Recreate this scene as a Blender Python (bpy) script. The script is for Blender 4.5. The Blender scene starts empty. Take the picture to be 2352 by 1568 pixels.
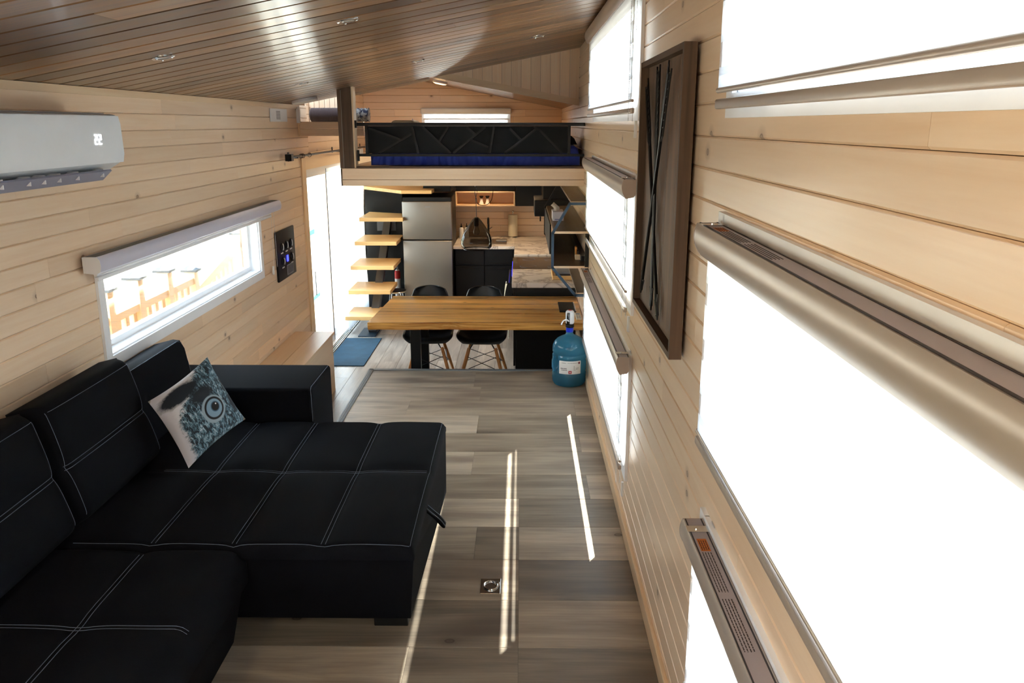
import bpy, bmesh, math, random
from mathutils import Vector, Matrix, noise
random.seed(7)
S = bpy.context.scene
COL = S.collection
PI = math.pi
R = math.radians
H = 2.0
PITCH = math.degrees(math.atan(499 / 1898))
# ------------------------------------------------------------------ camera
cd = bpy.data.cameras.new('camera'); cam = bpy.data.objects.new('camera', cd); COL.objects.link(cam)
cam.location = (0, 0, H)
cam.rotation_euler = (R(90 - PITCH), 0, R(0.613))
cd.sensor_width = 36; cd.lens = 1898 / 2352 * 36; cd.clip_start = 0.02; cd.clip_end = 200
S.camera = cam
# ------------------------------------------------------------------ world, sun, exposure
SKY = 5.5
w = bpy.data.worlds.new('sky'); S.world = w; w.use_nodes = True
nt = w.node_tree; nt.nodes.clear()
o_ = nt.nodes.new('ShaderNodeOutputWorld'); b_ = nt.nodes.new('ShaderNodeBackground')
tc = nt.nodes.new('ShaderNodeTexCoord'); sp = nt.nodes.new('ShaderNodeSeparateXYZ'); rp = nt.nodes.new('ShaderNodeValToRGB')
nt.links.new(tc.outputs['Generated'], sp.inputs[0]); nt.links.new(sp.outputs['Z'], rp.inputs[0])
rp.color_ramp.elements[0].position = 0.0; rp.color_ramp.elements[0].color = (0.92, 0.97, 1.0, 1)
rp.color_ramp.elements[1].position = 0.9; rp.color_ramp.elements[1].color = (0.62, 0.80, 1.0, 1)
nt.links.new(rp.outputs[0], b_.inputs[0]); b_.inputs[1].default_value = SKY
nt.links.new(b_.outputs[0], o_.inputs[0])
sd = bpy.data.lights.new('sun', 'SUN'); sun = bpy.data.objects.new('sun', sd); COL.objects.link(sun)
sd.energy = 22; sd.angle = R(0.53); sd.color = (1.0, 0.93, 0.82)
sun.rotation_euler = Vector((-1, -1.75, -2.2)).to_track_quat('-Z', 'Y').to_euler()
sun.location = (6, 12, 12)
S.view_settings.view_transform = 'Standard'; S.view_settings.look = 'None'
S.view_settings.gamma = 1; S.view_settings.use_curve_mapping = False
S.view_settings.exposure = 1.12
try:
    S.cycles.max_bounces = 14; S.cycles.diffuse_bounces = 6; S.cycles.transparent_max_bounces = 24
    S.cycles.caustics_reflective = False; S.cycles.sample_clamp_indirect = 12
except Exception: pass

# ------------------------------------------------------------------ helpers
class MB:
    def __init__(s): s.v = []; s.f = []
    def add(s, vs, fs):
        n = len(s.v); s.v += [tuple(v) for v in vs]; s.f += [tuple(n + i for i in f) for f in fs]; return s
    def box(s, x0, x1, y0, y1, z0, z1):
        vs = [(x, y, z) for x in (x0, x1) for y in (y0, y1) for z in (z0, z1)]
        return s.add(vs, [(0, 1, 3, 2), (4, 6, 7, 5), (0, 4, 5, 1), (2, 3, 7, 6), (0, 2, 6, 4), (1, 5, 7, 3)])
    def rbox(s, x0, x1, y0, y1, z0, z1, r=.01, seg=2):
        bm = bmesh.new(); bmesh.ops.create_cube(bm, size=1)
        for v in bm.verts:
            v.co = Vector(((x0 + x1) / 2 + v.co.x * (x1 - x0), (y0 + y1) / 2 + v.co.y * (y1 - y0), (z0 + z1) / 2 + v.co.z * (z1 - z0)))
        bmesh.ops.bevel(bm, geom=list(bm.edges), offset=r, segments=seg, affect='EDGES', profile=.5)
        bm.verts.index_update()
        s.add([v.co[:] for v in bm.verts], [[v.index for v in f.verts] for f in bm.faces]); bm.free(); return s
    def prism(s, pts, ax, d0, d1):          # pts: 2D polygon, extruded along axis ax
        n = len(pts)
        def mk(p, d):
            return (d, p[0], p[1]) if ax == 0 else ((p[0], d, p[1]) if ax == 1 else (p[0], p[1], d))
        vs = [mk(p, d0) for p in pts] + [mk(p, d1) for p in pts]
        fs = [tuple(range(n))[::-1], tuple(range(n, 2 * n))] + [(i, (i + 1) % n, n + (i + 1) % n, n + i) for i in range(n)]
        return s.add(vs, fs)
    def tube(s, pts, r, n=8, cap=True, closed=False):
        pts = [Vector(p) for p in pts]; m = len(pts); rings = []
        rr = r if isinstance(r, (list, tuple)) else [r] * m
        up = None
        for i, p in enumerate(pts):
            if closed: d = pts[(i + 1) % m] - pts[i - 1]
            else: d = pts[min(i + 1, m - 1)] - pts[max(i - 1, 0)]
            d.normalize()
            if up is None: up = d.orthogonal().normalized()
            else:
                up = up - d * up.dot(d)
                up = up.normalized() if up.length > 1e-6 else d.orthogonal().normalized()
            q = d.cross(up)
            rings.append([p + (up * math.cos(2 * PI * k / n) + q * math.sin(2 * PI * k / n)) * rr[i] for k in range(n)])
        vs = [v for rg in rings for v in rg]; fs = []
        for i in range(m if closed else m - 1):
            j = (i + 1) % m
            for k in range(n): fs.append((i * n + k, i * n + (k + 1) % n, j * n + (k + 1) % n, j * n + k))
        if cap and not closed: fs += [tuple(range(n))[::-1], tuple((m - 1) * n + k for k in range(n))]
        return s.add(vs, fs)
    def lathe(s, prof, c=(0, 0, 0), n=32, cap=True):
        cx, cy, cz = c; m = len(prof)
        vs = [(cx + r * math.cos(2 * PI * k / n), cy + r * math.sin(2 * PI * k / n), cz + z) for r, z in prof for k in range(n)]
        fs = [(i * n + k, i * n + (k + 1) % n, (i + 1) * n + (k + 1) % n, (i + 1) * n + k) for i in range(m - 1) for k in range(n)]
        if cap: fs += [tuple(range(n))[::-1], tuple((m - 1) * n + k for k in range(n))]
        return s.add(vs, fs)
    def grid(s, P, nu, nv, closed_u=False):   # P(i,j)
        vs = [P(i, j) for i in range(nu) for j in range(nv)]
        fs = [(i * nv + j, ((i + 1) % nu) * nv + j, ((i + 1) % nu) * nv + j + 1, i * nv + j + 1) for i in range(nu if closed_u else nu - 1) for j in range(nv - 1)]
        return s.add(vs, fs)
    def xf(s, M, start=0):
        for i in range(start, len(s.v)): s.v[i] = tuple(M @ Vector(s.v[i]))
        return s
    def build(s, name, m, parent=None, smooth=False, ang=40, color=None, uv=None):
        me = bpy.data.meshes.new(name); me.from_pydata(s.v, [], s.f)
        bm = bmesh.new(); bm.from_mesh(me); bmesh.ops.recalc_face_normals(bm, faces=bm.faces[:])
        bm.to_mesh(me); bm.free()
        if m: me.materials.append(m)
        if uv:
            l = me.uv_layers.new(name='UVMap')
            for lp in me.loops: l.data[lp.index].uv = uv(me.vertices[lp.vertex_index].co)
        if smooth:
            me.polygons.foreach_set('use_smooth', [True] * len(me.polygons))
            me.set_sharp_from_angle(angle=R(ang))
        ob = bpy.data.objects.new(name, me); COL.objects.link(ob)
        if parent: ob.parent = parent
        if color is not None: ob.color = (*color, 1)
        return ob
def tag(o, label, cat, group=None):
    o['label'] = label; o['category'] = cat
    if group: o['group'] = group
    return o
def thing(name, label, cat, loc=(0, 0, 0), group=None):
    o = bpy.data.objects.new(name, None); COL.objects.link(o); o.location = loc; o.empty_display_size = .1
    return tag(o, label, cat, group)
def struct(o, label=None):
    o['kind'] = 'structure'
    if label: o['label'] = label
    return o
def lab(o, l): o['label'] = l; return o
def copy_tree(o, parent=None):
    c = o.copy(); COL.objects.link(c); c.parent = parent
    for ch in list(o.children): copy_tree(ch, c)
    return c
def local(mb, loc):                       # shift geometry written in world space to a parent's local frame
    return mb.xf(Matrix.Translation(-Vector(loc)))

# ------------------------------------------------------------------ materials
def srgb(h):
    c = [int(h[i:i + 2], 16) / 255 for i in (0, 2, 4)]
    return tuple(((x + .055) / 1.055) ** 2.4 if x > .04045 else x / 12.92 for x in c)
class NT:
    def __init__(s, name):
        s.m = bpy.data.materials.new(name); s.m.use_nodes = True; s.t = s.m.node_tree; s.t.nodes.clear()
        s.out = s.n('OutputMaterial')
    def n(s, typ, **kw):
        nd = s.t.nodes.new('ShaderNode' + typ)
        for k, v in kw.items():
            if k.startswith('i_'):
                key = k[2:]; key = int(key) if key.isdigit() else key.replace('_', ' ')
                s.set(nd.inputs[key], v)
            else: setattr(nd, k, v)
        return nd
    def set(s, sock, v):
        if hasattr(v, 'is_output') or isinstance(v, bpy.types.NodeSocket): s.t.links.new(v, sock)
        elif isinstance(v, (tuple, list)) and len(v) == 3 and sock.type == 'RGBA': sock.default_value = (*v, 1)
        else: sock.default_value = v
    def math(s, op, a, b=0.0, c=0.0, clamp=False):
        nd = s.n('Math', operation=op, use_clamp=clamp); s.set(nd.inputs[0], a); s.set(nd.inputs[1], b); s.set(nd.inputs[2], c); return nd.outputs[0]
    def mix(s, f, a, b, typ='MIX'):
        nd = s.n('Mix', data_type='RGBA', blend_type=typ); s.set(nd.inputs[0], f); s.set(nd.inputs[6], a); s.set(nd.inputs[7], b); return nd.outputs[2]
    def ramp(s, f, els):
        nd = s.n('ValToRGB'); s.set(nd.inputs[0], f); e = nd.color_ramp.elements
        while len(e) < len(els): e.new(.5)
        for i, (p, c) in enumerate(els):
            e[i].position = p; e[i].color = (*c, 1) if isinstance(c, tuple) else (c, c, c, 1)
        return nd.outputs[0]
    def noise(s, vec, scale, detail=3, rough=.5, dist=0):
        nd = s.n('TexNoise', i_Scale=scale, i_Detail=detail, i_Roughness=rough, i_Distortion=dist)
        if vec is not None: s.t.links.new(vec, nd.inputs['Vector'])
        return nd.outputs['Fac']
    def mapping(s, vec, scale=(1, 1, 1), loc=None):
        nd = s.n('Mapping'); nd.inputs['Scale'].default_value = scale; s.t.links.new(vec, nd.inputs['Vector'])
        if loc is not None: s.set(nd.inputs['Location'], loc)
        return nd.outputs[0]
    def bump(s, h, strength=.2, dist=.002):
        return s.n('Bump', i_Height=h, i_Strength=strength, i_Distance=dist).outputs[0]
    def bsdf(s, color, rough=.5, metal=0, coat=0, normal=None, coat_rough=.1, spec=.5, sheen=0):
        b = s.n('BsdfPrincipled'); s.set(b.inputs['Base Color'], color); s.set(b.inputs['Roughness'], rough)
        b.inputs['Metallic'].default_value = metal; b.inputs['Coat Weight'].default_value = coat; b.inputs['Coat Roughness'].default_value = coat_rough
        b.inputs['Specular IOR Level'].default_value = spec; b.inputs['Sheen Weight'].default_value = sheen
        if normal is not None: s.t.links.new(normal, b.inputs['Normal'])
        return b.outputs[0]
    def fin(s, sh): s.t.links.new(sh, s.out.inputs['Surface']); return s.m
def plain(name, c, rough=.5, metal=0, coat=0, grain=0.0, spec=.5, bump=0, bs=300, sheen=0):
    t = NT(name); co = t.n('TexCoord').outputs['Object']; c = srgb(c) if isinstance(c, str) else c
    f = t.noise(co, 9, 3)
    col = t.mix(f, tuple(x * (1 - grain - .04) for x in c), tuple(min(1, x * (1 + grain + .04)) for x in c))
    nm = t.bump(t.noise(co, bs, 2), bump, .002) if bump else None
    return t.fin(t.bsdf(col, rough, metal, coat, nm, spec=spec, sheen=sheen))
def emit(name, c, st):
    t = NT(name); return t.fin(t.n('Emission', i_Color=srgb(c) if isinstance(c, str) else c, i_Strength=st).outputs[0])
def wood(name, c1, c2, ax, knots=0.0, kcol=(.16, .07, .025), rough=.4, coat=.0, gs=26, streak=.5, tone=.12, spec=.5, coat_rough=.15, kscale=3.2, patches=None, flat=None, along=.045):
    t = NT(name); oi = t.n('ObjectInfo'); co = t.n('TexCoord').outputs['Object']
    rnd = oi.outputs['Random']
    off = t.n('CombineXYZ', i_X=t.math('MULTIPLY', rnd, 37.1), i_Y=t.math('MULTIPLY', rnd, 91.7), i_Z=t.math('MULTIPLY', rnd, 53.3)).outputs[0]
    vec = t.n('VectorMath', operation='ADD'); t.set(vec.inputs[0], co); t.set(vec.inputs[1], off); vec = vec.outputs[0]
    sc = [gs, gs, gs]; sc[ax] = gs * along
    mv = t.mapping(vec, tuple(sc))
    g = t.noise(mv, 1, 5, .6, .6)
    sc2 = [90, 90, 90]; sc2[ax] = 3
    fine = t.noise(t.mapping(vec, tuple(sc2)), 1, 2)
    big = t.noise(t.mapping(vec, tuple(1.2 if i == ax else 5 for i in range(3))), 1, 2)
    f = t.math('ADD', t.math('MULTIPLY', g, .75), t.math('MULTIPLY', fine, .25))
    f = t.math('MULTIPLY_ADD', t.math('SUBTRACT', f, .5), 1.6 * streak * 2, .5, clamp=True)
    col = t.mix(f, srgb(c1), srgb(c2))
    if patches: col = t.mix(t.ramp(big, [(.52, 0.0), (.72, 1.0)]), col, srgb(patches))
    if knots > 0:
        fx = flat if flat is not None else {0: 1, 1: 0, 2: 1}[ax]
        ks = [kscale] * 3; ks[ax] = kscale * .72
        pr_ = t.n('SeparateXYZ', i_0=t.mapping(vec, tuple(ks))); q_ = [i for i in range(3) if i != fx]
        kv = t.n('CombineXYZ', i_X=pr_.outputs[q_[0]], i_Y=pr_.outputs[q_[1]]).outputs[0]
        vo = t.n('TexVoronoi', voronoi_dimensions='2D', i_Scale=1.0); t.t.links.new(kv, vo.inputs['Vector'])
        sel = t.math('GREATER_THAN', t.n('SeparateColor', i_Color=vo.outputs['Color']).outputs[0], 1 - knots)
        d = vo.outputs['Distance']
        k1 = t.ramp(d, [(0.0, .8), (.018, .6), (.027, 1.0), (.036, .28), (.10, 0.0)])
        col = t.mix(t.math('MULTIPLY', k1, sel), col, kcol)
    tn = t.math('MULTIPLY_ADD', rnd, 2 * tone, 1 - tone)
    col = t.mix(1.0, col, oi.outputs['Color'], 'MULTIPLY')
    hv = t.n('HueSaturation', i_Color=col, i_Value=tn).outputs[0]
    nm = t.bump(f, .12, .001)
    rg = t.math('MULTIPLY_ADD', f, .12, rough - .06)
    return t.fin(t.bsdf(hv, rg, 0, coat, nm, coat_rough, spec))
M = {}
for k, a in (('x', 0), ('y', 1), ('z', 2)):
    M['pine_' + k] = wood('pine_' + k, 'e6c6a4', 'f4dfc6', a, knots=.32, rough=.34, streak=.55, tone=.05, coat=.15)
    M['clear_pine_' + k] = wood('clear_pine_' + k, 'e2bf98', 'f2dcba', a, knots=0, rough=.36, streak=.45, tone=.04)
    M['dark_' + k] = wood('stained_' + k, '46372d', '705a49', a, knots=.2, rough=.6, spec=.25, streak=.9, tone=.1, kcol=(.03, .02, .015), gs=18)
M['ceiling'] = wood('ceiling_stain', '55402f', '9a7450', 0, knots=.3, flat=2, rough=.42, streak=.75, tone=.12, kcol=(.05, .03, .02), gs=9, spec=.3, patches='7d6c55', coat=.55, coat_rough=.17)
M['floor'] = wood('vinyl_floor', '6b5f54', 'c6b6a1', 0, knots=.16, flat=2, along=.11, rough=.42, streak=.62, patches='77695d', tone=.04, kcol=(.07, .045, .03), gs=10, kscale=2.2)
M['floor_y'] = wood('vinyl_floor_long', '7a7066', 'bfb5a6', 1, knots=.15, flat=2, along=.11, rough=.34, streak=.8, tone=.10, kcol=(.07, .045, .03), gs=15, kscale=2.2)
M['table'] = wood('acacia', '86501f', 'ecb964', 0, flat=2, knots=.12, rough=.3, streak=1.0, tone=.14, kcol=(.08, .03, .01), gs=14, coat=.3)
M['tread'] = wood('tread_pine', 'd9a964', 'f0cf94', 0, knots=.0, rough=.35, streak=.7, tone=.05)
M['backing'] = plain('wall_backing', '7a5a3c', .8)
M['white_trim'] = plain('white_painted_trim', 'f3f6fc', .45)
M['white'] = plain('white_plastic', 'e8eaee', .35)
M['white_frame'] = plain('white_vinyl_frame', 'eef0f2', .35)
M['cassette'] = plain('cassette_metal', 'b8ada4', .3, .3)
M['cassette_top'] = plain('cassette_top', 'aaa1a6', .5, .15)
M['capm'] = plain('end_cap_plastic', 'b3a59b', .4)
M['chrome'] = plain('chrome', 'd8dadc', .16, 1)
M['steel'] = plain('brushed_steel', '8f8b84', .36, .9)
M['black'] = plain('black_cabinet', '0e1012', .45, spec=.3)
M['black_metal'] = plain('black_metal', '131417', .4, .4)
M['black_gloss'] = plain('black_glass', '0b0c0e', .06, 0, .5)
M['blue_metal'] = plain('blue_grey_metal', '2c4358', .45, .3)
M['post_grey'] = plain('grey_metal_post', '5c6064', .5, .3)
M['groove'] = plain('dark_groove', '3a3436', .7)
M['orange'] = plain('orange_sticker', 'c06a22', .6)
M['ink'] = plain('printed_ink', '3a3030', .8)
M['red'] = plain('red_paint', 'c01c20', .4)
M['grey_plastic'] = plain('grey_plastic', '8b8f96', .5)
M['aircon'] = plain('aircon_plastic', 'eaf1f8', .35)
M['shelfbrown'] = wood('shelf_stain', '4a3c30', '66533f', 1, rough=.4, streak=.6)
M['quilt'] = plain('blue_sheet', '0a2f9a', .6, sheen=.3, bump=.2, bs=40)
M['blanket'] = plain('plum_blanket', '5c4a48', .9, bump=.6, bs=60, sheen=.4)
M['paper'] = plain('white_paper', 'eceae6', .8)
M['cream'] = plain('cream_paper', 'e3dcc6', .85, bump=.3, bs=120)
M['mat'] = plain('teal_mat', '1d4257', .95, grain=.4, bump=.8, bs=220)
M['leg'] = wood('beech_leg', 'a8672e', 'c98a4a', 2, rough=.4)
M['shell'] = plain('black_shell', '141b22', .4)
M['soil'] = plain('sandy_ground', 'cdc4b2', .95, grain=.15)
M['bush'] = plain('leafy_green', '6f8a4a', .9, grain=.35)
M['bag'] = plain('off_white_fabric', 'b9b2a0', .9, grain=.25, bump=.5, bs=90)

M['silver_trim'] = plain('grey_stair_nosing', '7d8284', .45, .3)
M['bulb_glass'] = plain('glass_bulb', 'cfd4d8', .1)
M['warm_lamp'] = emit('warm_lamp', 'ffc880', 9)
M['led_white'] = emit('led_white', 'ffffff', 1.6)
M['led_blue'] = emit('led_blue', '2a30ff', 4)
def m_fabric():
    t = NT('navy_black_weave'); co = t.n('TexCoord').outputs['Object']
    n1 = t.noise(co, 240, 2); n2 = t.noise(co, 420, 2)
    col = t.mix(n1, (.0016, .0020, .0036), (.0045, .0055, .0095))
    return t.fin(t.bsdf(col, .85, 0, 0, t.bump(n2, .35, .001), sheen=.0, spec=.12))
M['sofa'] = m_fabric()
M['stitch'] = plain('grey_thread', '667080', .8)
def m_glass(name, tint=(1, 1, 1), gl=.08):
    t = NT(name); a = t.n('BsdfTransparent', i_Color=tint).outputs[0]; b = t.n('BsdfGlossy', i_Roughness=.02).outputs[0]
    lw = t.n('LayerWeight', i_Blend=.15).outputs['Fresnel']
    mx = t.n('MixShader'); t.set(mx.inputs[0], t.math('MULTIPLY', lw, gl * 6, clamp=True)); t.set(mx.inputs[1], a); t.set(mx.inputs[2], b)
    return t.fin(mx.outputs[0])
M['glass'] = m_glass('window_glass', (.95, .98, .98))
M['teal'] = m_glass('mint_tape', (.30, .80, .62), .02)
M['tint'] = m_glass('smoked_glass', (.40, .39, .38), .2)
def m_jug():
    t = NT('blue_water_bottle_plastic'); a = t.n('BsdfTransparent', i_Color=(.42, .78, .90)).outputs[0]
    b = t.bsdf((.06, .27, .42), .12, spec=.9); tr = t.n('BsdfTranslucent', i_Color=(.22, .62, .86)).outputs[0]
    m1 = t.n('MixShader', i_0=.4); t.set(m1.inputs[1], b); t.set(m1.inputs[2], tr)
    m2 = t.n('MixShader', i_0=.42); t.set(m2.inputs[1], m1.outputs[0]); t.set(m2.inputs[2], a)
    return t.fin(m2.outputs[0])
M['jug'] = m_jug()
def m_zebra(name, phase):
    t = NT(name); co = t.n('TexCoord').outputs['Object']; z = t.n('SeparateXYZ', i_0=co).outputs[2]
    fr = t.math('FRACT', t.math('MULTIPLY_ADD', z, 1 / .15, phase + 20))
    sol = t.math('LESS_THAN', fr, .62)
    weave = t.noise(t.mapping(co, (1, 2, 420)), 1, 1)
    c = t.mix(weave, (.80, .82, .85), (.93, .94, .96))
    d = t.n('BsdfDiffuse', i_Color=c).outputs[0]; tr = t.n('BsdfTranslucent', i_Color=c).outputs[0]
    m1 = t.n('MixShader', i_0=.44); t.set(m1.inputs[1], d); t.set(m1.inputs[2], tr)
    tp = t.n('BsdfTransparent').outputs[0]
    m2 = t.n('MixShader'); t.set(m2.inputs[0], t.math('MULTIPLY_ADD', sol, -.62, .62)); t.set(m2.inputs[1], m1.outputs[0]); t.set(m2.inputs[2], tp)
    return t.fin(m2.outputs[0])
M['zebra_front'] = m_zebra('zebra_front', 0.0); M['zebra_back'] = m_zebra('zebra_back', .5)
def m_curtain():
    t = NT('sheer_curtain'); c = (.84, .88, .93)
    d = t.n('BsdfDiffuse', i_Color=c).outputs[0]; tr = t.n('BsdfTranslucent', i_Color=c).outputs[0]
    m1 = t.n('MixShader', i_0=.22); t.set(m1.inputs[1], d); t.set(m1.inputs[2], tr)
    m2 = t.n('MixShader', i_0=.05); t.set(m2.inputs[1], m1.outputs[0]); t.set(m2.inputs[2], t.n('BsdfTransparent').outputs[0])
    return t.fin(m2.outputs[0])
M['curtain'] = m_curtain()
def m_marble():
    t = NT('veined_marble'); co = t.n('TexCoord').outputs['Object']
    n = t.noise(co, 1.9, 5, .6, 1.4)
    v = t.math('ABSOLUTE', t.math('SUBTRACT', n, .5))
    col = t.mix(t.ramp(v, [(0, 1.0), (.018, .5), (.06, 0.0)]), (.80, .77, .73), (.36, .33, .31))
    return t.fin(t.bsdf(col, .25))
M['marble'] = m_marble()
def m_owl():
    t = NT('owl_print'); uv = t.n('TexCoord').outputs['UV']; s = t.n('SeparateXYZ', i_0=uv); x, y = s.outputs[0], s.outputs[1]
    def blob(cx, cy, rx, ry, r0, r1, wob=.0):
        dx = t.math('DIVIDE', t.math('SUBTRACT', x, cx), rx); dy = t.math('DIVIDE', t.math('SUBTRACT', y, cy), ry)
        d = t.math('SQRT', t.math('ADD', t.math('MULTIPLY', dx, dx), t.math('MULTIPLY', dy, dy)))
        if wob: d = t.math('ADD', d, t.math('MULTIPLY', t.math('SUBTRACT', nz, .5), wob))
        return t.ramp(d, [(r0, 1.0), (r1, 0.0)])
    nz = t.noise(t.mapping(uv, (7, 13, 1)), 1.6, 6, .75, .8)
    fe = t.noise(t.mapping(uv, (26, 11, 1)), 1, 4, .7, 1.2)
    dark, mid, light = (.004, .010, .02), (.07, .16, .22), (.72, .77, .83)
    feather = t.ramp(fe, [(.43, dark), (.53, mid), (.60, (.25, .38, .48)), (.70, light)])
    # white area: high along t (upper-left edge) and along the left edge
    wmask = t.ramp(t.math('ADD', t.math('MULTIPLY_ADD', x, -.75, y), t.math('MULTIPLY', t.math('SUBTRACT', nz, .5), .35)), [(.42, 0.0), (.47, 1.0)])
    wm2 = t.ramp(t.math('ADD', x, t.math('MULTIPLY', t.math('SUBTRACT', nz, .5), .25)), [(.10, 1.0), (.16, 0.0)])
    col = t.mix(wmask, feather, (.66, .66, .70)); col = t.mix(wm2, col, (.60, .59, .64))
    col = t.mix(blob(.33, .83, .36, .13, .7, 1.0, .5), col, dark)      # dark brow
    col = t.mix(blob(.58, .64, .22, .13, .6, 1.0, .9), col, dark)
    col = t.mix(blob(.93, .30, .05, .16, .6, 1.0, .6), col, dark)
    col = t.mix(blob(.62, .395, .185, .185, .93, 1.0), col, (.30, .40, .48))
    col = t.mix(blob(.63, .40, .150, .150, .95, 1.0), col, (.003, .004, .008))
    col = t.mix(blob(.63, .40, .122, .122, .93, 1.0), col, (.22, .36, .50))
    col = t.mix(blob(.65, .41, .072, .072, .90, 1.0), col, (.05, .12, .2))
    col = t.mix(blob(.65, .41, .058, .058, .92, 1.0), col, (.002, .002, .004))
    col = t.mix(blob(.675, .435, .012, .012, .7, 1.0), col, (.9, .9, .95))
    return t.fin(t.bsdf(col, .75, sheen=.1))
M['owl'] = m_owl()
def m_tail():
    t = NT('ribbed_fluffy_end'); co = t.n('TexCoord').outputs['Object']
    n = t.noise(co, 35, 3)
    return t.fin(t.bsdf(t.ramp(n, [(.42, (.04, .04, .07)), (.55, (.45, .42, .38))]), .9))
M['fluffy'] = m_tail()

# ------------------------------------------------------------------ dimensions (metres)
XR, XL = .53, -2.06
YE = 7.9                     # end of the living-room ceiling
YB = 11.2                    # back wall
YF = -1.0                    # wall behind the viewer
KZ = -.38                    # kitchen floor level
SL = .192                    # ceiling slope
def cz(x): return 2.17 + SL * (x - XL)
PW = .0885
def plank(a, a0, a1, wv, w0, w1, tv, tf, tb, ch=.005, gap=.0006):
    """board: along axis a, width axis wv, thickness axis tv from face tf back to tb, chamfered long edges"""
    sg = 1 if tb > tf else -1
    prof = [(w0 + gap, tf + sg * ch), (w0 + ch, tf), (w1 - ch, tf), (w1 - gap, tf + sg * ch), (w1 - gap, tb), (w0 + gap, tb)]
    m = MB(); n = 6; vs = []
    for d in (a0 + .0005, a1 - .0005):
        for p in prof:
            c = [0, 0, 0]; c[a] = d; c[wv] = p[0]; c[tv] = p[1]; vs.append(tuple(c))
    m.add(vs, [tuple(range(n)), tuple(range(n, 2 * n))[::-1]] + [(i, (i + 1) % n, n + (i + 1) % n, n + i) for i in range(n)])
    return m
def tonev(t, warm=0): return (t, t * (1 - warm * .5), t * (1 - warm))
def clad(parent, mat, a, lo, hi, wv, w_lo, w_hi, tv, tf, tb, holes=(), pitch=PW, lens=(1.6, 3.4), start=None, rnd=random.Random(3), skip=None):
    """cover a rectangle with boards running along axis a, leaving rectangular holes (a0,a1,w0,w1)"""
    w = w_lo
    while w < w_hi - .005:
        wt = min(w + pitch, w_hi)
        cuts = [lo]; p = lo + rnd.uniform(.3, lens[1])
        while p < hi - .3: cuts.append(p); p += rnd.uniform(*lens)
        cuts.append(hi)
        for c0, c1 in zip(cuts[:-1], cuts[1:]):
            if hi - lo > 0 and c1 - c0 < .02: continue
            tone = tonev(rnd.uniform(.93, 1.05), rnd.uniform(-.02, .05))
            segs = [(c0, c1, w, wt)]
            for h in holes:
                ns = []
                for (s0, s1, b0, b1) in segs:
                    if s1 <= h[0] or s0 >= h[1] or b1 <= h[2] + 1e-4 or b0 >= h[3] - 1e-4: ns.append((s0, s1, b0, b1)); continue
                    if s0 < h[0]: ns.append((s0, h[0], b0, b1))
                    if s1 > h[1]: ns.append((h[1], s1, b0, b1))
                    m0, m1 = max(s0, h[0]), min(s1, h[1])
                    if b0 < h[2] - .012: ns.append((m0, m1, b0, h[2]))
                    if b1 > h[3] + .012: ns.append((m0, m1, h[3], b1))
                segs = ns
            for (s0, s1, b0, b1) in segs:
                if s1 - s0 > .02: plank(a, s0, s1, wv, b0, b1, tv, tf, tb).build('plank', mat, parent, color=tone)
        w += pitch
def walled(name, label, ax, d0, d1, lo, hi, z0, z1, holes, mat):
    """solid wall (thickness along ax) built from blocks around rectangular holes"""
    m = MB(); ys = sorted({lo, hi, *[h[0] for h in holes], *[h[1] for h in holes]}); zs = sorted({z0, z1, *[h[2] for h in holes], *[h[3] for h in holes]})
    for i in range(len(ys) - 1):
        for j in range(len(zs) - 1):
            cy, c_z = (ys[i] + ys[i + 1]) / 2, (zs[j] + zs[j + 1]) / 2
            if any(h[0] < cy < h[1] and h[2] < c_z < h[3] for h in holes): continue
            if ax == 0: m.box(d0, d1, ys[i], ys[i + 1], zs[j], zs[j + 1])
            else: m.box(ys[i], ys[i + 1], d0, d1, zs[j], zs[j + 1])
    return struct(m.build(name, mat), label)
# openings on the right wall: (y0,y1,z0,z1)
YW = [(3.84, 6.12), (-.25, 2.12)]
ZW = [(2.07, 2.50), (1.185, 1.725), (.345, .885)]
RH = [(y0, y1, z0, z1) for y0, y1 in YW for z0, z1 in ZW]
LWIN = (3.97, 6.45, .87, 1.30)
DOOR = (8.0, 10.9, KZ + .02, 1.58)
FILL_WIN_L = (-.7, 1.2, 1.05, 1.6)  # opening added out of view to brighten the right wall
FILL_WIN_F = (-1.5, -.9, 1.2, 1.75)  # added opening behind the camera, lets in extra fill light
LH = [LWIN, FILL_WIN_L, DOOR]
BWIN = (-1.27, -.17, 1.98, 2.15)
TH = .012
wr = walled('wall_right', 'right wall of horizontal varnished pine boards', 0, XR + TH, XR + .14, YF - .2, YB + .15, KZ - .2, 2.75, RH, M['backing'])
wl = walled('wall_left', 'left wall of horizontal pale pine boards', 0, XL - .14, XL - TH, YF - .2, YB + .15, KZ - .2, 2.75, LH, M['backing'])
wb = walled('wall_back', 'back wall of horizontal pine boards behind kitchen and loft', 1, YB + TH, YB + .14, XL - .14, XR + .14, KZ - .2, 2.8, [BWIN], M['backing'])
wf = walled('wall_front', None, 1, YF - .14, YF - TH, XL - .14, XR + .14, -.2, 2.75, [FILL_WIN_F], M['backing'])
clad(wr, M['pine_y'], 1, YF, YB, 2, .02, 2.68, 0, XR, XR + TH, RH)
clad(wr, M['pine_y'], 1, 6.67, YB, 2, KZ, .02, 0, XR, XR + TH, [])
clad(wl, M['pine_y'], 1, YF, YE + .3, 2, .02, 2.17, 0, XL, XL - TH, [LWIN, FILL_WIN_L, (8.0, 99, -1, 1.58)], rnd=random.Random(11))
clad(wl, M['pine_y'], 1, YE + .3, YB, 2, 1.56, 2.68, 0, XL, XL - TH, [(8.0, 10.9, -1, 1.58)], rnd=random.Random(12))
clad(wl, M['pine_y'], 1, 4.6, 8.0, 2, KZ, .02, 0, XL, XL - TH, [], rnd=random.Random(13))
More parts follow.
